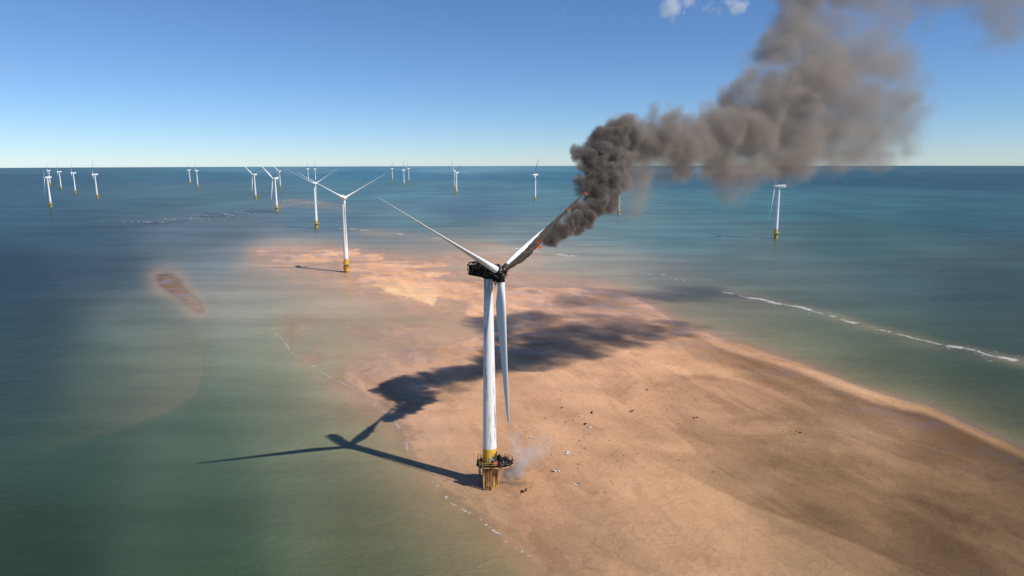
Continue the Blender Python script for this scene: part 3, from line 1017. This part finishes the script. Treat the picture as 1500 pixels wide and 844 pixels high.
# boat landing: fender tubes, ladder, cable tubes on the camera side
bo = put('boat_landing', MB().tube([(-1.55, -1.9, 6.6), (-1.6, -2.75, 6.1), (-1.6, -2.85, -.8)], .2, 10), M['burnt_yellow'], T, mw=SITE)
put('fender_tube', MB().tube([(.35, -2.1, 6.6), (.35, -2.95, 6.0), (.35, -3.0, -.8)], .2, 10), M['rust'], bo)
put('ladder', MB().tube([(-.9, -2.75, 6.9), (-.9, -2.75, -.5)], .08, 6).tube([(-.35, -2.8, 6.9), (-.35, -2.8, -.5)], .08, 6), M['burnt_yellow'], bo)
for k in range(14):
    put('rung', MB().tube([(-.9, -2.75, -.2 + k * .5), (-.35, -2.8, -.2 + k * .5)], .035, 5), M['rust'], bo)
for z in (.6, 3.2, 5.4):
    for x, yy in ((-1.6, -2.85), (.35, -3.0)):
        put('fender_strut', MB().tube([(x * .9, -1.85, z), (x, yy, z)], .11, 6), M['rust'], bo)
for x, y in ((-3.0, -.9), (-2.75, .9), (2.35, -.6)):
    put('cable_tube', MB().tube([(x, y, 6.95), (x, y, -.8)], .15 if x < 0 else .09, 8), M['rust'] if x < 0 else M['yellow'], T, mw=SITE)
for z in (1.6, 4.4):
    put('cable_clamp', MB().tube([(-3.0, -.9, z), (-1.9, -.6, z)], .07, 5), M['rust'], T, mw=SITE)

# burnt nacelle: bed frame, hoops, machinery, torn skin
put('bed_frame', MB().box((0, 1.8, HUB_Z - 1.65), (2.9, 9.6, .35)).box((1.3, 1.8, HUB_Z - 1.3), (.3, 9.4, .5)).box((-1.3, 1.8, HUB_Z - 1.3), (.3, 9.4, .5)), M['char'], T)
put('yaw_bearing', MB().lathe([(1.35, 58.8), (1.5, 58.9), (1.5, 59.3), (1.2, 59.35)], 24), M['char'], T)
for k, y in enumerate((-2.6, -1.2, .3, 1.8, 3.3, 4.7, 5.9, 6.9)):
    w, h = (3.3, 3.4) if k < 7 else (2.6, 2.9)
    sec = rounded_section(w + rng.uniform(-.15, .15), h + rng.uniform(-.3, .1), .7)
    pts = [(x + rng.uniform(-.06, .06), y + rng.uniform(-.12, .12), HUB_Z - .05 + z) for x, z in sec]
    put('hoop', MB().tube(pts + pts[:1], .11, 6, False), M['char'], T)
for x, z in ((1.6, .9), (1.6, -.3), (-1.6, .9), (-1.6, -.3), (.7, 1.65), (-.7, 1.6), (0, 1.7)):
    put('stringer', MB().tube([(x + rng.uniform(-.1, .1), y, HUB_Z + z + rng.uniform(-.18, .12)) for y in (-2.6, -.5, 1.8, 4.2, 6.8)], .08, 6), M['char'], T)
put('main_shaft', MB().loft([[Vector((r * math.cos(a * math.pi / 8), y, HUB_Z + .1 * (-y) * .3 + r * math.sin(a * math.pi / 8))) for a in range(16)] for r, y in ((.9, -3.4), (.75, -2.2), (.55, -.8), (.55, .4))]), M['char'], T)
put('gearbox', MB().box((0, 1.4, HUB_Z - .1), (2.2, 2.0, 2.3), None, .8).box((0, .4, HUB_Z), (1.6, .6, 1.7)), M['char'], T)
put('generator', MB().loft([[Vector((r * math.cos(a * math.pi / 8), y, HUB_Z - .25 + r * math.sin(a * math.pi / 8))) for a in range(16)] for r, y in ((.5, 3.2), (.85, 3.3), (.85, 5.0), (.6, 5.1))]), M['char'], T)
put('transformer', MB().box((0.1, 6.1, HUB_Z - .3), (2.3, 1.2, 2.1), None, .92), M['char'], T)
for k in range(34):                                    # torn skin and junk
    y = wr.uniform(-2.4, 6.8)
    sd = wr.choice((-1, 1, 1, 0))
    x = sd * 1.6 + wr.uniform(-.2, .2) if sd else wr.uniform(-1.2, 1.2)
    z = wr.uniform(-1.5, 1.3) if sd else wr.uniform(.6, 1.75)
    R3 = Matrix.Rotation(wr.uniform(-.5, .5), 3, 'Z') @ Matrix.Rotation(wr.uniform(-.6, .6), 3, 'X') @ Matrix.Rotation(wr.uniform(-.4, .4), 3, 'Y')
    sz = (.08, wr.uniform(.5, 1.7), wr.uniform(.3, 1.2)) if sd else (wr.uniform(.4, 1.2), wr.uniform(.5, 1.5), .1)
    put('skin_fragment', MB().box((0, 0, 0), sz, R3, wr.uniform(.5, 1)), M['char_ash'] if wr.random() < .22 else M['char'], T, loc=(x, y, HUB_Z + z))
put('weather_mast', MB().tube([(.3, 5.6, HUB_Z + 1.5), (.35, 5.7, HUB_Z + 3.4)], .05, 5).tube([(-.4, 4.4, HUB_Z + 1.5), (-.5, 4.3, HUB_Z + 2.6)], .05, 5), M['char_ash'], T)
# burnt hub
hb = MB()
qt = (-AXIS).to_track_quat('Z', 'Y')
prof = [(1.2, 1.9), (1.5, 1.2), (1.7, .3), (1.6, -.5), (1.15, -1.25), (.75, -1.5), (.7, -1.1)]
rings = []
for r, z in prof:
    rings.append([HUB + qt @ Vector(((r + rng.uniform(-.14, .1)) * math.cos(2 * math.pi * k / 18), (r + rng.uniform(-.14, .1)) * math.sin(2 * math.pi * k / 18), z + rng.uniform(-.08, .08))) for k in range(18)])
hubo = put('hub', hb.loft(rings, smooth=False), M['char_ash'], T)
for k in range(9):
    a = 2 * math.pi * k / 9 + .2
    c0 = HUB + qt @ Vector((1.55 * math.cos(a), 1.55 * math.sin(a), -.4))
    c1 = HUB + qt @ Vector((1.0 * math.cos(a), 1.0 * math.sin(a), -1.9 - rng.uniform(0, .5)))
    put('spinner_rib', MB().tube([c0, (c0 + c1) / 2 + (c0 - HUB).normalized() * .15, c1], .07, 5), M['char_ash'], hubo)
for k in range(12):
    x, y = rng.uniform(-1.2, 1.2), rng.uniform(-6.2, -1.8)
    L = rng.uniform(.8, 2.4)
    put('hanging_strip', MB().tube([(x, y, HUB_Z - 1.4), (x + rng.uniform(-.2, .2), y + rng.uniform(-.2, .2), HUB_Z - 1.4 - L * .6), (x + rng.uniform(-.4, .4), y, HUB_Z - 1.4 - L)], [.28, .2, .05], 5), M['char'], T)
for ang in (3.155, 3.155 - 2 * math.pi / 3, 3.155 + 2 * math.pi / 3):
    s_ = UPV * math.cos(ang) + SIDE * math.sin(ang)
    put('pitch_bearing', MB().tube([HUB + s_ * .9, HUB + s_ * 1.75], 1.02, 18), M['char'], T)
PH = 3.155
down = put('blade', ME['blade'], parent=T, mw=blade_matrix(PH, D(72)))
down['label'] = 'white blade hanging straight down beside the tower'
leftb = put('blade', ME['blade'], parent=T, mw=blade_matrix(PH + 2 * math.pi / 3, D(78)))
leftb['label'] = 'white blade pointing up to the left'
burnt = put('blade', blade_mesh('burnt_blade', 20, .18), M['burnt_blade'], T, mw=blade_matrix(PH - 2 * math.pi / 3, D(-44)))
burnt['label'] = 'charred burning blade with a white strip along its inner half'
put('scorched_root_collar', MB().tube([HUB + (UPV * math.cos(PH) + SIDE * math.sin(PH)) * 1.7, HUB + (UPV * math.cos(PH) + SIDE * math.sin(PH)) * 2.5], [1.0, .97], 18), M['char'], T)

# ------------------------------------------------------------------ flames
fm = NT('flame')
em = fm.n('Emission')
lw = fm.noise(obj_coord(fm), 0.9, 3)
fm.set(em.inputs['Color'], fm.mix(fm.ramp(lw, .35, .65), (1.0, .07, .02), (1.0, .2, .05)))
em.inputs['Strength'].default_value = 0.5
M['flame'] = fm.done(em.outputs[0])


def blade_point(r, chord=0.0):
    m = T.matrix_world @ blade_matrix(PH - 2 * math.pi / 3, D(-44))
    return m @ Vector((chord, 0, r))


bpy.context.view_layer.update()


def flame(p, n, size, label, seed):
    r = random.Random(seed)
    m = MB()
    for k in range(n):
        o = Vector((r.uniform(-1, 1), r.uniform(-.6, .6), r.uniform(-.5, .5))) * size
        hgt, rad = size * r.uniform(.5, 1.1), size * r.uniform(.14, .26)
        lean = Vector((r.uniform(-.1, .6), r.uniform(-.2, .4), 0)) * size
        m.tube([o, o + Vector((0, 0, hgt * .3)) + lean * .1, o + Vector((0, 0, hgt * .65)) + lean * .5, o + Vector((0, 0, hgt)) + lean], [rad * .4, rad, rad * .6, rad * .04], 7)
    f = put('flame', m, M['flame'], loc=p)
    tag(f, label, 'flame', 'flames on the burning blade')


flame(at(783, 362, blade_point(17).y - 1.2), 16, 1.5, 'orange flame under the charred blade where the white strip ends', 3)
flame(at(859, 285, blade_point(39).y - 1.0), 7, .6, 'small red flame at the tip of the burning blade', 4)
flame(at(833, 308, blade_point(31).y - .8), 5, .6, 'tiny flame along the outer edge of the burning blade', 6)

# ------------------------------------------------------------------ smoke (density grids turned into real volumes)


def smoke_mat(name, color, aniso=0.1, soot=None, full=1.0):
    t = NT(name)
    pv = t.n('VolumePrincipled')
    pv.inputs['Color'].default_value = (*color, 1)
    pv.inputs['Density'].default_value = 1.0
    pv.inputs['Anisotropy'].default_value = aniso
    if soot:
        dn_ = t.n('Attribute', attribute_name='density').outputs['Fac']
        t.set(pv.inputs['Color'], t.mix(t.ramp(dn_, full * .15, full), color, soot))
    t.t.links.new(pv.outputs[0], t.out.inputs['Volume'])
    return t.m


def volume_object(name, lo, hi, dens, mat):
    nx, ny, nz = dens.shape
    me = bpy.data.meshes.new(name)
    me.vertices.add(dens.size)
    gx, gy, gz = [np.linspace(lo[i], hi[i], dens.shape[i], dtype=np.float32) for i in range(3)]
    co = np.empty((nx, ny, nz, 3), np.float32)
    co[..., 0] = gx[:, None, None]
    co[..., 1] = gy[None, :, None]
    co[..., 2] = gz[None, None, :]
    me.vertices.foreach_set('co', co.ravel())
    a = me.attributes.new('smoke_density', 'FLOAT', 'POINT')
    a.data.foreach_set('value', dens.astype(np.float32).ravel())
    me.materials.append(mat)
    o = bpy.data.objects.new(name, me)
    COL.objects.link(o)
    g = bpy.data.node_groups.new(name + '_grid', 'GeometryNodeTree')
    g.interface.new_socket('Geometry', in_out='INPUT', socket_type='NodeSocketGeometry')
    g.interface.new_socket('Geometry', in_out='OUTPUT', socket_type='NodeSocketGeometry')
    N, Lk = g.nodes, g.links
    gi, go = N.new('NodeGroupInput'), N.new('NodeGroupOutput')
    vc = N.new('GeometryNodeVolumeCube')
    vc.inputs['Min'].default_value = lo
    vc.inputs['Max'].default_value = hi
    for k, v in zip('XYZ', dens.shape):
        vc.inputs['Resolution ' + k].default_value = v
    pos = N.new('GeometryNodeInputPosition')
    mr = N.new('ShaderNodeMapRange')
    mr.data_type = 'FLOAT_VECTOR'
    vi = [s for s in mr.inputs if s.type == 'VECTOR']
    Lk.new(pos.outputs[0], vi[0])
    vi[1].default_value, vi[2].default_value = lo, hi
    vi[3].default_value, vi[4].default_value = (0, 0, 0), (nx - 1, ny - 1, nz - 1)
    rd = N.new('ShaderNodeVectorMath')
    rd.operation = 'ADD'
    rd.inputs[1].default_value = (.5, .5, .5)
    fl = N.new('ShaderNodeVectorMath')
    fl.operation = 'FLOOR'
    Lk.new([s for s in mr.outputs if s.type == 'VECTOR'][0], rd.inputs[0])
    Lk.new(rd.outputs[0], fl.inputs[0])
    # integer index arithmetic (floats lose precision past 16 million)
    sp = N.new('ShaderNodeSeparateXYZ')
    Lk.new(fl.outputs[0], sp.inputs[0])

    def ma(op, x, y):
        q = N.new('ShaderNodeMath')
        q.operation = op
        for i, w in enumerate((x, y)):
            if isinstance(w, (int, float)):
                q.inputs[i].default_value = w
            else:
                Lk.new(w, q.inputs[i])
        return q.outputs[0]
    idx = ma('ADD', ma('MULTIPLY', ma('ADD', ma('MULTIPLY', sp.outputs[0], ny), sp.outputs[1]), nz), sp.outputs[2])
    na = N.new('GeometryNodeInputNamedAttribute')
    na.data_type = 'FLOAT'
    na.inputs['Name'].default_value = 'smoke_density'
    si = N.new('GeometryNodeSampleIndex')
    si.data_type = 'FLOAT'
    si.domain = 'POINT'
    si.clamp = True
    Lk.new(gi.outputs[0], si.inputs['Geometry'])
    Lk.new(na.outputs[0], [s for s in si.inputs if s.name == 'Value' and s.enabled][0])
    Lk.new(idx, si.inputs['Index'])
    Lk.new([s for s in si.outputs if s.enabled][0], vc.inputs['Density'])
    sm = N.new('GeometryNodeSetMaterial')
    sm.inputs['Material'].default_value = mat
    Lk.new(vc.outputs[0], sm.inputs['Geometry'])
    Lk.new(sm.outputs[0], go.inputs[0])
    md = o.modifiers.new('density_grid', 'NODES')
    md.node_group = g
    return o


def puff_grid(puffs, voxel, subs, seed, billow=0.45, edge=0.35, pad=1.25, bias=0.22, sub_r=(.3, .55), wisp=0.0, warp=0.0):
    """puffs: (centre, radius, density). Returns lo, hi, density array."""
    r = np.random.RandomState(seed)
    allp = []
    for c, rad, den in puffs:
        allp.append((np.array(c), rad, den))
        for k in range(subs):
            d = r.randn(3)
            d /= np.linalg.norm(d)
            rr = rad * r.uniform(*sub_r)
            c2 = np.array(c) + d * (rad - rr * .5)
            allp.append((c2, rr, den * .8))
            for j in range(3):
                d2 = r.randn(3)
                d2 = d2 / np.linalg.norm(d2) + d * .6
                d2 /= np.linalg.norm(d2)
                r3 = rr * r.uniform(.3, .5)
                allp.append((c2 + d2 * (rr - r3 * .75), r3, den * .55))
    lo = np.min([c - q * pad for c, q, _ in allp], 0)
    hi = np.max([c + q * pad for c, q, _ in allp], 0)
    shape = [int((hi[i] - lo[i]) / voxel) + 2 for i in range(3)]
    hi = lo + (np.array(shape) - 1) * voxel
    F = np.full(shape, -2.0, np.float32)
    W = np.full(shape, 1e-6, np.float32)
    DN = np.zeros(shape, np.float32)
    ax = [lo[i] + voxel * np.arange(shape[i]) for i in range(3)]
    for c, q, den in allp:
        sl = []
        for i in range(3):
            a = max(0, int((c[i] - q * 1.6 - lo[i]) / voxel))
            b = min(shape[i], int((c[i] + q * 1.6 - lo[i]) / voxel) + 2)
            sl.append(slice(a, b))
        dx, dy, dz = [(ax[i][sl[i]] - c[i]) for i in range(3)]
        dist = np.sqrt(dx[:, None, None] ** 2 + dy[None, :, None] ** 2 + dz[None, None, :] ** 2).astype(np.float32)
        f = (1 - dist / q) * min(1.0, (q / 2.0) ** .5)
        sl = tuple(sl)
        F[sl] = np.maximum(F[sl], f)
        w = np.clip(1.6 - dist / q, 0, None) ** 2
        W[sl] += w
        DN[sl] += w * den
    if warp:
        ii = [np.arange(n_).reshape([-1 if q == i else 1 for q in range(3)]) for i, n_ in enumerate(shape)]
        src = []
        for i in range(3):
            dsp = warp * (lattice(shape, 9, seed + 120 + i) * 2.2 + lattice(shape, 4, seed + 130 + i) * 1.2 + lattice(shape, 2, seed + 140 + i) * .5)
            src.append(np.clip(np.rint(ii[i] + dsp), 0, shape[i] - 1).astype(np.int32))
        F = F[src[0], src[1], src[2]]
        DN, W = DN[src[0], src[1], src[2]], W[src[0], src[1], src[2]]
    nse = 0
    amp = 1.0
    for i, step in enumerate((13, 6.5, 3.3, 1.8)):
        nse = nse + amp * (np.abs(lattice(shape, step, seed + 40 + i)) - .33)
        amp *= .6
    soft = lattice(shape, 22, seed + 90) * .6 + lattice(shape, 9, seed + 91) * .4
    G = F - bias + billow * nse + wisp * soft
    t = np.clip(G / edge, 0, 1)
    near_puff = np.clip((F + .10) / .32, 0, 1)          # no loose specks away from the plume
    dens = (t * t * (3 - 2 * t)) * near_puff * DN / W * (1 + .35 * soft)
    # drop loose islands: keep only what hangs together with the middle of a puff
    k3 = 2
    cs = [int(math.ceil(q / k3)) for q in shape]
    pad_ = np.zeros([q * k3 for q in cs], np.float32)
    pad_[:shape[0], :shape[1], :shape[2]] = dens
    coarse = pad_.reshape(cs[0], k3, cs[1], k3, cs[2], k3).max(axis=(1, 3, 5))
    solid = coarse > .04 * min(d_ for _, _, d_ in puffs)
    keep = np.zeros(cs, bool)
    for c, q, _ in puffs:
        g_i = tuple(int(min(max((c[i] - lo[i]) / voxel / k3, 0), cs[i] - 1)) for i in range(3))
        r_i = max(1, int(q * .5 / voxel / k3))
        sl_ = tuple(slice(max(0, g_i[i] - r_i), g_i[i] + r_i + 1) for i in range(3))
        keep[sl_] |= solid[sl_]
    while True:
        n0 = int(keep.sum())
        grow = keep.copy()
        for i in range(3):
            a_, b_ = [slice(None)] * 3, [slice(None)] * 3
            a_[i], b_[i] = slice(1, None), slice(None, -1)
            grow[tuple(a_)] |= keep[tuple(b_)]
            grow[tuple(b_)] |= keep[tuple(a_)]
        keep = grow & solid
        if int(keep.sum()) == n0:
            break
    print('loose smoke cells dropped', int(solid.sum() - keep.sum()), 'of', int(solid.sum()), 'max density', float(dens.max()))
    dens = dens * np.repeat(np.repeat(np.repeat(keep, k3, 0), k3, 1), k3, 2)[:shape[0], :shape[1], :shape[2]]
    for i in range(3):                                 # nothing may touch the grid's faces
        s = [slice(None)] * 3
        for e_ in (0, -1):
            s[i] = e_
            dens[tuple(s)] = 0
    return tuple(float(q) for q in lo), tuple(float(q) for q in hi), np.maximum(dens, 0)


def P(px, py, rpx, depth, den, k=1.25):
    return (tuple(at(px, py, depth)), k * rpx * depth / FPX, den)


NEAR = [P(*a) for a in (
    (803, 353, 8, 187, 1.3), (811, 348, 12, 188, 1.3), (821, 341, 14, 189.5, 1.3), (832, 334, 15, 191, 1.3), (843, 326, 16, 193, 1.2), (855, 316, 17, 195, 1.2),
    (846, 303, 8, 198.5, 1.0), (838, 309, 6, 196.5, .7), (868, 304, 17, 199, 1.1), (882, 296, 17, 200, 1.1), (896, 296, 14, 202, .6), (866, 284, 14, 202, 1.1), (856, 270, 13, 201, 1.1), (872, 268, 16, 202, 1.1), (890, 272, 17, 202, 1.0),
    (896, 252, 18, 204, .9), (880, 247, 17, 204, 1.0), (864, 240, 16, 204, 1.0), (858, 225, 16, 206, 1.0), (874, 220, 19, 207, 1.0), (894, 228, 19, 207, .9),
    (882, 204, 18, 209, .9), (900, 206, 20, 210, .8), (897, 190, 15, 211, .7), (914, 190, 18, 213, .5), (918, 212, 19, 213, .4), (914, 238, 17, 209, .35), (910, 268, 16, 206, .3),
    (826, 318, 5, 191, .4))]
lo, hi, dn = puff_grid(NEAR, 0.42, 9, 3, billow=.42, edge=.42, bias=.05, wisp=.14, warp=1.1)
print('near smoke grid', dn.shape)
smoke_near = volume_object('smoke_column', lo, hi, dn, smoke_mat('dense_smoke', (.43, .385, .345), soot=(.18, .155, .14), full=1.2))
tag(smoke_near, 'dense dark brown smoke boiling off the burning blade', 'smoke', kind='stuff')

FAR = [P(*a) for a in (
    (944, 222, 28, 218, .42), (1000, 190, 20, 229, .2), (1020, 205, 26, 233, .32), (1016, 240, 22, 233, .2), (924, 222, 22, 214, .6), (908, 200, 18, 212, .7),
    (918, 200, 20, 213, .65), (934, 205, 26, 216, .52), (950, 188, 22, 220, .42), (974, 174, 15, 223, .28), (962, 208, 28, 222, .40), (985, 212, 28, 226, .36), (1008, 214, 28, 230, .34),
    (932, 240, 24, 215, .24), (935, 265, 26, 216, .09), (965, 258, 26, 221, .08), (995, 248, 26, 227, .09), (922, 298, 18, 213, .07), (955, 285, 18, 219, .05),
    (1030, 226, 32, 236, .24), (1048, 186, 34, 240, .28), (1040, 160, 20, 240, .22), (1060, 240, 32, 242, .18), (1085, 200, 40, 246, .28), (1080, 146, 32, 248, .28), (1104, 112, 30, 252, .22),
    (1105, 230, 38, 250, .16), (1088, 270, 26, 247, .06), (1060, 285, 18, 243, .04), (1122, 165, 44, 255, .24), (1138, 85, 36, 260, .18), (1150, 210, 46, 260, .15), (1168, 145, 50, 264, .17), (1165, 45, 36, 268, .13), (1175, 0, 38, 275, .12),
    (1195, 100, 46, 272, .12), (1212, 195, 46, 274, .11), (1225, 145, 48, 278, .11), (1215, 40, 40, 282, .07), (1252, 95, 44, 288, .075), (1264, 180, 44, 288, .09), (1292, 138, 42, 296, .07),
    (1290, 205, 36, 296, .075), (1322, 182, 34, 304, .065), (1310, 96, 38, 304, .05), (1336, 215, 24, 306, .06), (1290, 36, 36, 305, .035), (1200, -40, 46, 285, .09), (1260, -40, 46, 296, .06),
    (1350, -40, 60, 330, .025), (1440, 0, 44, 350, .035), (1462, 46, 34, 352, .028), (1420, -60, 60, 350, .026), (1520, -20, 60, 370, .02))]
lo, hi, dn = puff_grid(FAR, 1.15, 8, 8, billow=.5, edge=.7, bias=-.02, wisp=.34, warp=1.5)
print('far smoke grid', dn.shape)
smoke_far = volume_object('smoke_plume', lo, hi, dn, smoke_mat('drifting_smoke', (.51, .46, .41), soot=(.38, .34, .305), full=.6))
tag(smoke_far, 'brownish grey smoke plume drifting away to the upper right', 'smoke', kind='stuff')

g_ = ground(745, 706)
BASE_S = [((g_.x + dx, g_.y + dy, dz), r, d) for dx, dy, dz, r, d in (
    (.5, 1, 1.6, 2.2, .4), (2.5, 2, 3.0, 2.8, .45), (4.0, 3, 5.0, 3.2, .42), (6.0, 4, 6.6, 3.2, .3), (2.5, 3, 8.0, 2.8, .22), (9, 5, 7, 3.2, .16), (2, 4, 11.5, 2.8, .12), (11, 7, 8.5, 3.6, .09))]
lo, hi, dn = puff_grid(BASE_S, .45, 5, 15, billow=.4, edge=.9, bias=-.05, wisp=.3)
smoke_base = volume_object('smoke_wisp', lo, hi, dn, smoke_mat('pale_smoke', (.86, .84, .82)))
tag(smoke_base, 'pale thin smoke drifting from the foot of the burning turbine', 'smoke', kind='stuff')

# ------------------------------------------------------------------ clouds
cloud_m = smoke_mat('cloud', (.985, .985, .985), .2)
for nm, spec, label in (
    ('cloud', [(985, 12, 22, .012), (1010, 6, 20, .016), (1040, 8, 22, .02), (1062, 3, 24, .022), (1085, 8, 14, .014)], 'white ragged cloud at the top edge left of the smoke'),
    ('cloud', [(825, 16, 9, .006), (868, 10, 8, .005), (882, 12, 10, .007)], 'faint small cloud puffs left of the white cloud'),
    ('cloud', [(6, 103, 12, .006), (24, 107, 8, .005)], 'small dim cloud at the left edge of the sky')):
    pf = [(tuple(at(x, y, 6000)), r * 6000 / FPX, d) for x, y, r, d in spec]
    lo, hi, dn = puff_grid(pf, 11.0, 5, 60 + len(spec), billow=.75, edge=1.1, bias=.3, wisp=.5)
    tag(volume_object(nm, lo, hi, dn, cloud_m), label, 'cloud', kind='stuff')

# ------------------------------------------------------------------ surf and debris
ft = NT('sea_foam')
M['foam'] = ft.done(ft.principled((.62, .62, .6), .8))


def foam(line, n, size, jitter, name, label, seed, lo_t=0.0, hi_t=1.0, gate=.15, freq=26.0, along=1.8, wander=.4):
    """broken surf: clusters of small ragged flecks along a line on the water"""
    r = random.Random(seed)
    m = MB()
    pts = [ground(*p) for p in line]
    lens = [(pts[i + 1] - pts[i]).length for i in range(len(pts) - 1)]
    tot = sum(lens)
    ts = np.array([r.uniform(lo_t, hi_t) for _ in range(n)])
    g = fbm2(ts * freq, ts * 0 + seed * 3.1, 3, seed)
    wave = fbm2(ts * 17.0, ts * 0 + 4.7, 4, 5)         # the crest line wanders
    for t, gg, wv in zip(ts, g, wave):
        if gg < gate + r.gauss(0, .12):
            continue
        d = t * tot
        i = 0
        while i < len(lens) - 1 and d > lens[i]:
            d -= lens[i]
            i += 1
        dr = (pts[i + 1] - pts[i]).normalized()
        nr = Vector((-dr.y, dr.x, 0))
        c = pts[i] + dr * d + nr * r.gauss(0, jitter) + nr * (wander * wv)
        sz = size * min(2.2, math.exp(r.gauss(-.3, .6)))
        L, W_ = sz * along * r.uniform(.5, 1.2), sz * r.uniform(.25, .6)
        nv = 8
        rim = []
        for q in range(nv):
            a = 2 * math.pi * q / nv
            k2 = r.uniform(.35, 1.15)
            rim.append(c + dr * (L * math.cos(a) * k2) + nr * (W_ * math.sin(a) * k2) + Vector((0, 0, .03)))
        m.add(rim + [c + Vector((0, 0, .03 + min(.2, W_ * .3)))], [(q, (q + 1) % nv, nv) for q in range(nv)], True)
    o = put(name, m, M['foam'])
    tag(o, label, 'surf', kind='stuff')


foam(BAR_E, 7000, .24, 1.4, 'surf_foam', 'white breakers along the bar right of the sandbank', 1, .02, .8, .26, 26, 2.4, 2.6)
foam(BAR_E, 5000, .16, .8, 'surf_foam', 'thin broken foam line joining the breakers on the right bar', 14, .02, .8, -.05, 34, 2.6, 2.6)
foam(BAR_E, 700, .2, 5.0, 'surf_foam', 'thin scattered foam flecks beside the breakers on the right bar', 12, .02, .8, -.2, 21, 3)
foam(BAR_F, 3000, .6, 3.0, 'surf_foam', 'thin white breakers on the bar beyond the burning turbine', 2, gate=.35, along=2.5)
foam(BAR_G, 900, .7, 30.0, 'surf_foam', 'sparse foam flecks on the dark shoal at the left', 3, gate=.2, along=4)
foam(BAR_H, 500, 1.0, 20.0, 'surf_foam', 'foam flecks below the broad-bladed turbine', 9, gate=.2, along=3)
foam([(402, 488), (414, 497), (428, 518), (458, 536), (486, 554), (520, 570), (545, 592), (575, 612), (590, 640), (600, 664)], 3600, .11, .3, 'surf_foam', 'broken foam line along the left shore of the sandbank', 4, gate=.25, freq=40, along=2.2)
foam([(622, 690), (640, 712), (656, 735), (700, 757), (745, 796), (800, 834)], 2600, .09, .2, 'surf_foam', 'foam line at the lower left shore of the sandbank', 5, gate=.25, freq=36, along=2.2)
foam([(930, 400), (975, 404), (1010, 416)], 160, .45, 2.5, 'surf_foam', 'few white flecks on the dark water right of the nacelle', 6, gate=.3, along=2.5)

deb_white = paint_mat('debris_white', (.55, .55, .53), amount=.5)
deb_dark = char_mat('debris_dark', ash=(.2, .18, .16))


def shard(r, s):
    m = MB()
    n = r.randint(5, 7)
    rim = [Vector((s * math.cos(6.283 * k / n) * r.uniform(.5, 1.2), s * .7 * math.sin(6.283 * k / n) * r.uniform(.5, 1.2), s * r.uniform(-.05, .22))) for k in range(n)]
    m.add([p for p in rim] + [p + Vector((0, 0, s * .15)) for p in rim], [tuple(reversed(range(n))), tuple(range(n, 2 * n))] + [(k, (k + 1) % n, n + (k + 1) % n, n + k) for k in range(n)])
    return m


def sand_z(p):
    x, y = np.array([p.x]), np.array([p.y])
    u, v = chart(x, y)
    return float(max(elevation(x, y, u, v)[0][0] + drop(p.x, p.y), 0))


PIECES = [
    (770, 722, 'dark', 5, 'dark lump of wreckage on the sand right below the turbine foot'),
    (815, 693, 'white', 4, 'white torn panel on the sand right of the turbine foot'),
    (845, 713, 'white', 6, 'scatter of pale scraps lying lowest right of the turbine'),
    (832, 667, 'white', 5, 'grey and white scrap cluster above the lowest pale scraps'),
    (780, 644, 'white', 5, 'white fragments just right of the pale smoke'),
    (866, 628, 'white', 4, 'short row of white fragments midway up the sand'),
    (823, 600, 'dark', 4, 'dark fragment below the hanging blade tip on its right'),
    (868, 607, 'dark', 4, 'long dark fragment left of the debris field centre'),
    (921, 605, 'dark', 4, 'dark fragment at the right of the debris field'),
    (948, 573, 'dark', 3, 'small dark fragment at the far side of the debris field'),
    (1018, 613, 'dark', 3, 'dark fragment on the sand well right of the debris field'),
    (1170, 636, 'dark', 3, 'lone dark fragment farthest right on the sand'),
    (860, 624, 'dark', 3, 'dark shard beside the short row of white fragments'),
]
for px, py, kind, n, label in PIECES:
    r = random.Random(px)
    g = ground(px, py)
    g.z = sand_z(g)
    e0 = tag(empty('wreck_debris', g), label, 'debris', 'turbine debris strewn on the sand', 'thing')
    for k in range(n):
        s = r.uniform(.3, .75) * (1.35 if k == 0 else .75)
        o = put('fragment', shard(r, s), deb_white if (kind == 'white') != (r.random() < .15) else deb_dark, e0, loc=(r.gauss(0, .55), r.gauss(0, .5), .08))
        o.rotation_euler = (r.uniform(-.3, .3), r.uniform(-.3, .3), r.uniform(0, 6))
for nm, mat, n, seed in (('pale_debris_scatter', deb_white, 420, 5), ('dark_debris_scatter', deb_dark, 460, 6)):
    r = random.Random(seed)
    m = MB()
    for k in range(n):
        c = r.choice([(800, 640, 45, 26), (880, 620, 90, 40), (900, 590, 110, 36), (1000, 600, 110, 40), (840, 690, 70, 30), (930, 560, 60, 24)])
        px, py = r.gauss(c[0], c[2]), r.gauss(c[1], c[3])
        if py > 740 or py < 525 or px < 748:
            continue
        g = ground(px, py)
        s = min(.3, .07 * math.exp(abs(r.gauss(0, .8))))
        q = shard(r, s)
        rot = Matrix.Rotation(r.uniform(0, 6.28), 3, 'Z')
        zz = sand_z(g) + .05
        m.add([rot @ Vector(p) + Vector((g.x, g.y, zz)) for p in q.v], q.f)
    tag(put(nm, m, mat), 'hundreds of tiny %s scraps strewn over the sand' % ('white' if 'pale' in nm else 'dark'), 'debris', kind='stuff')
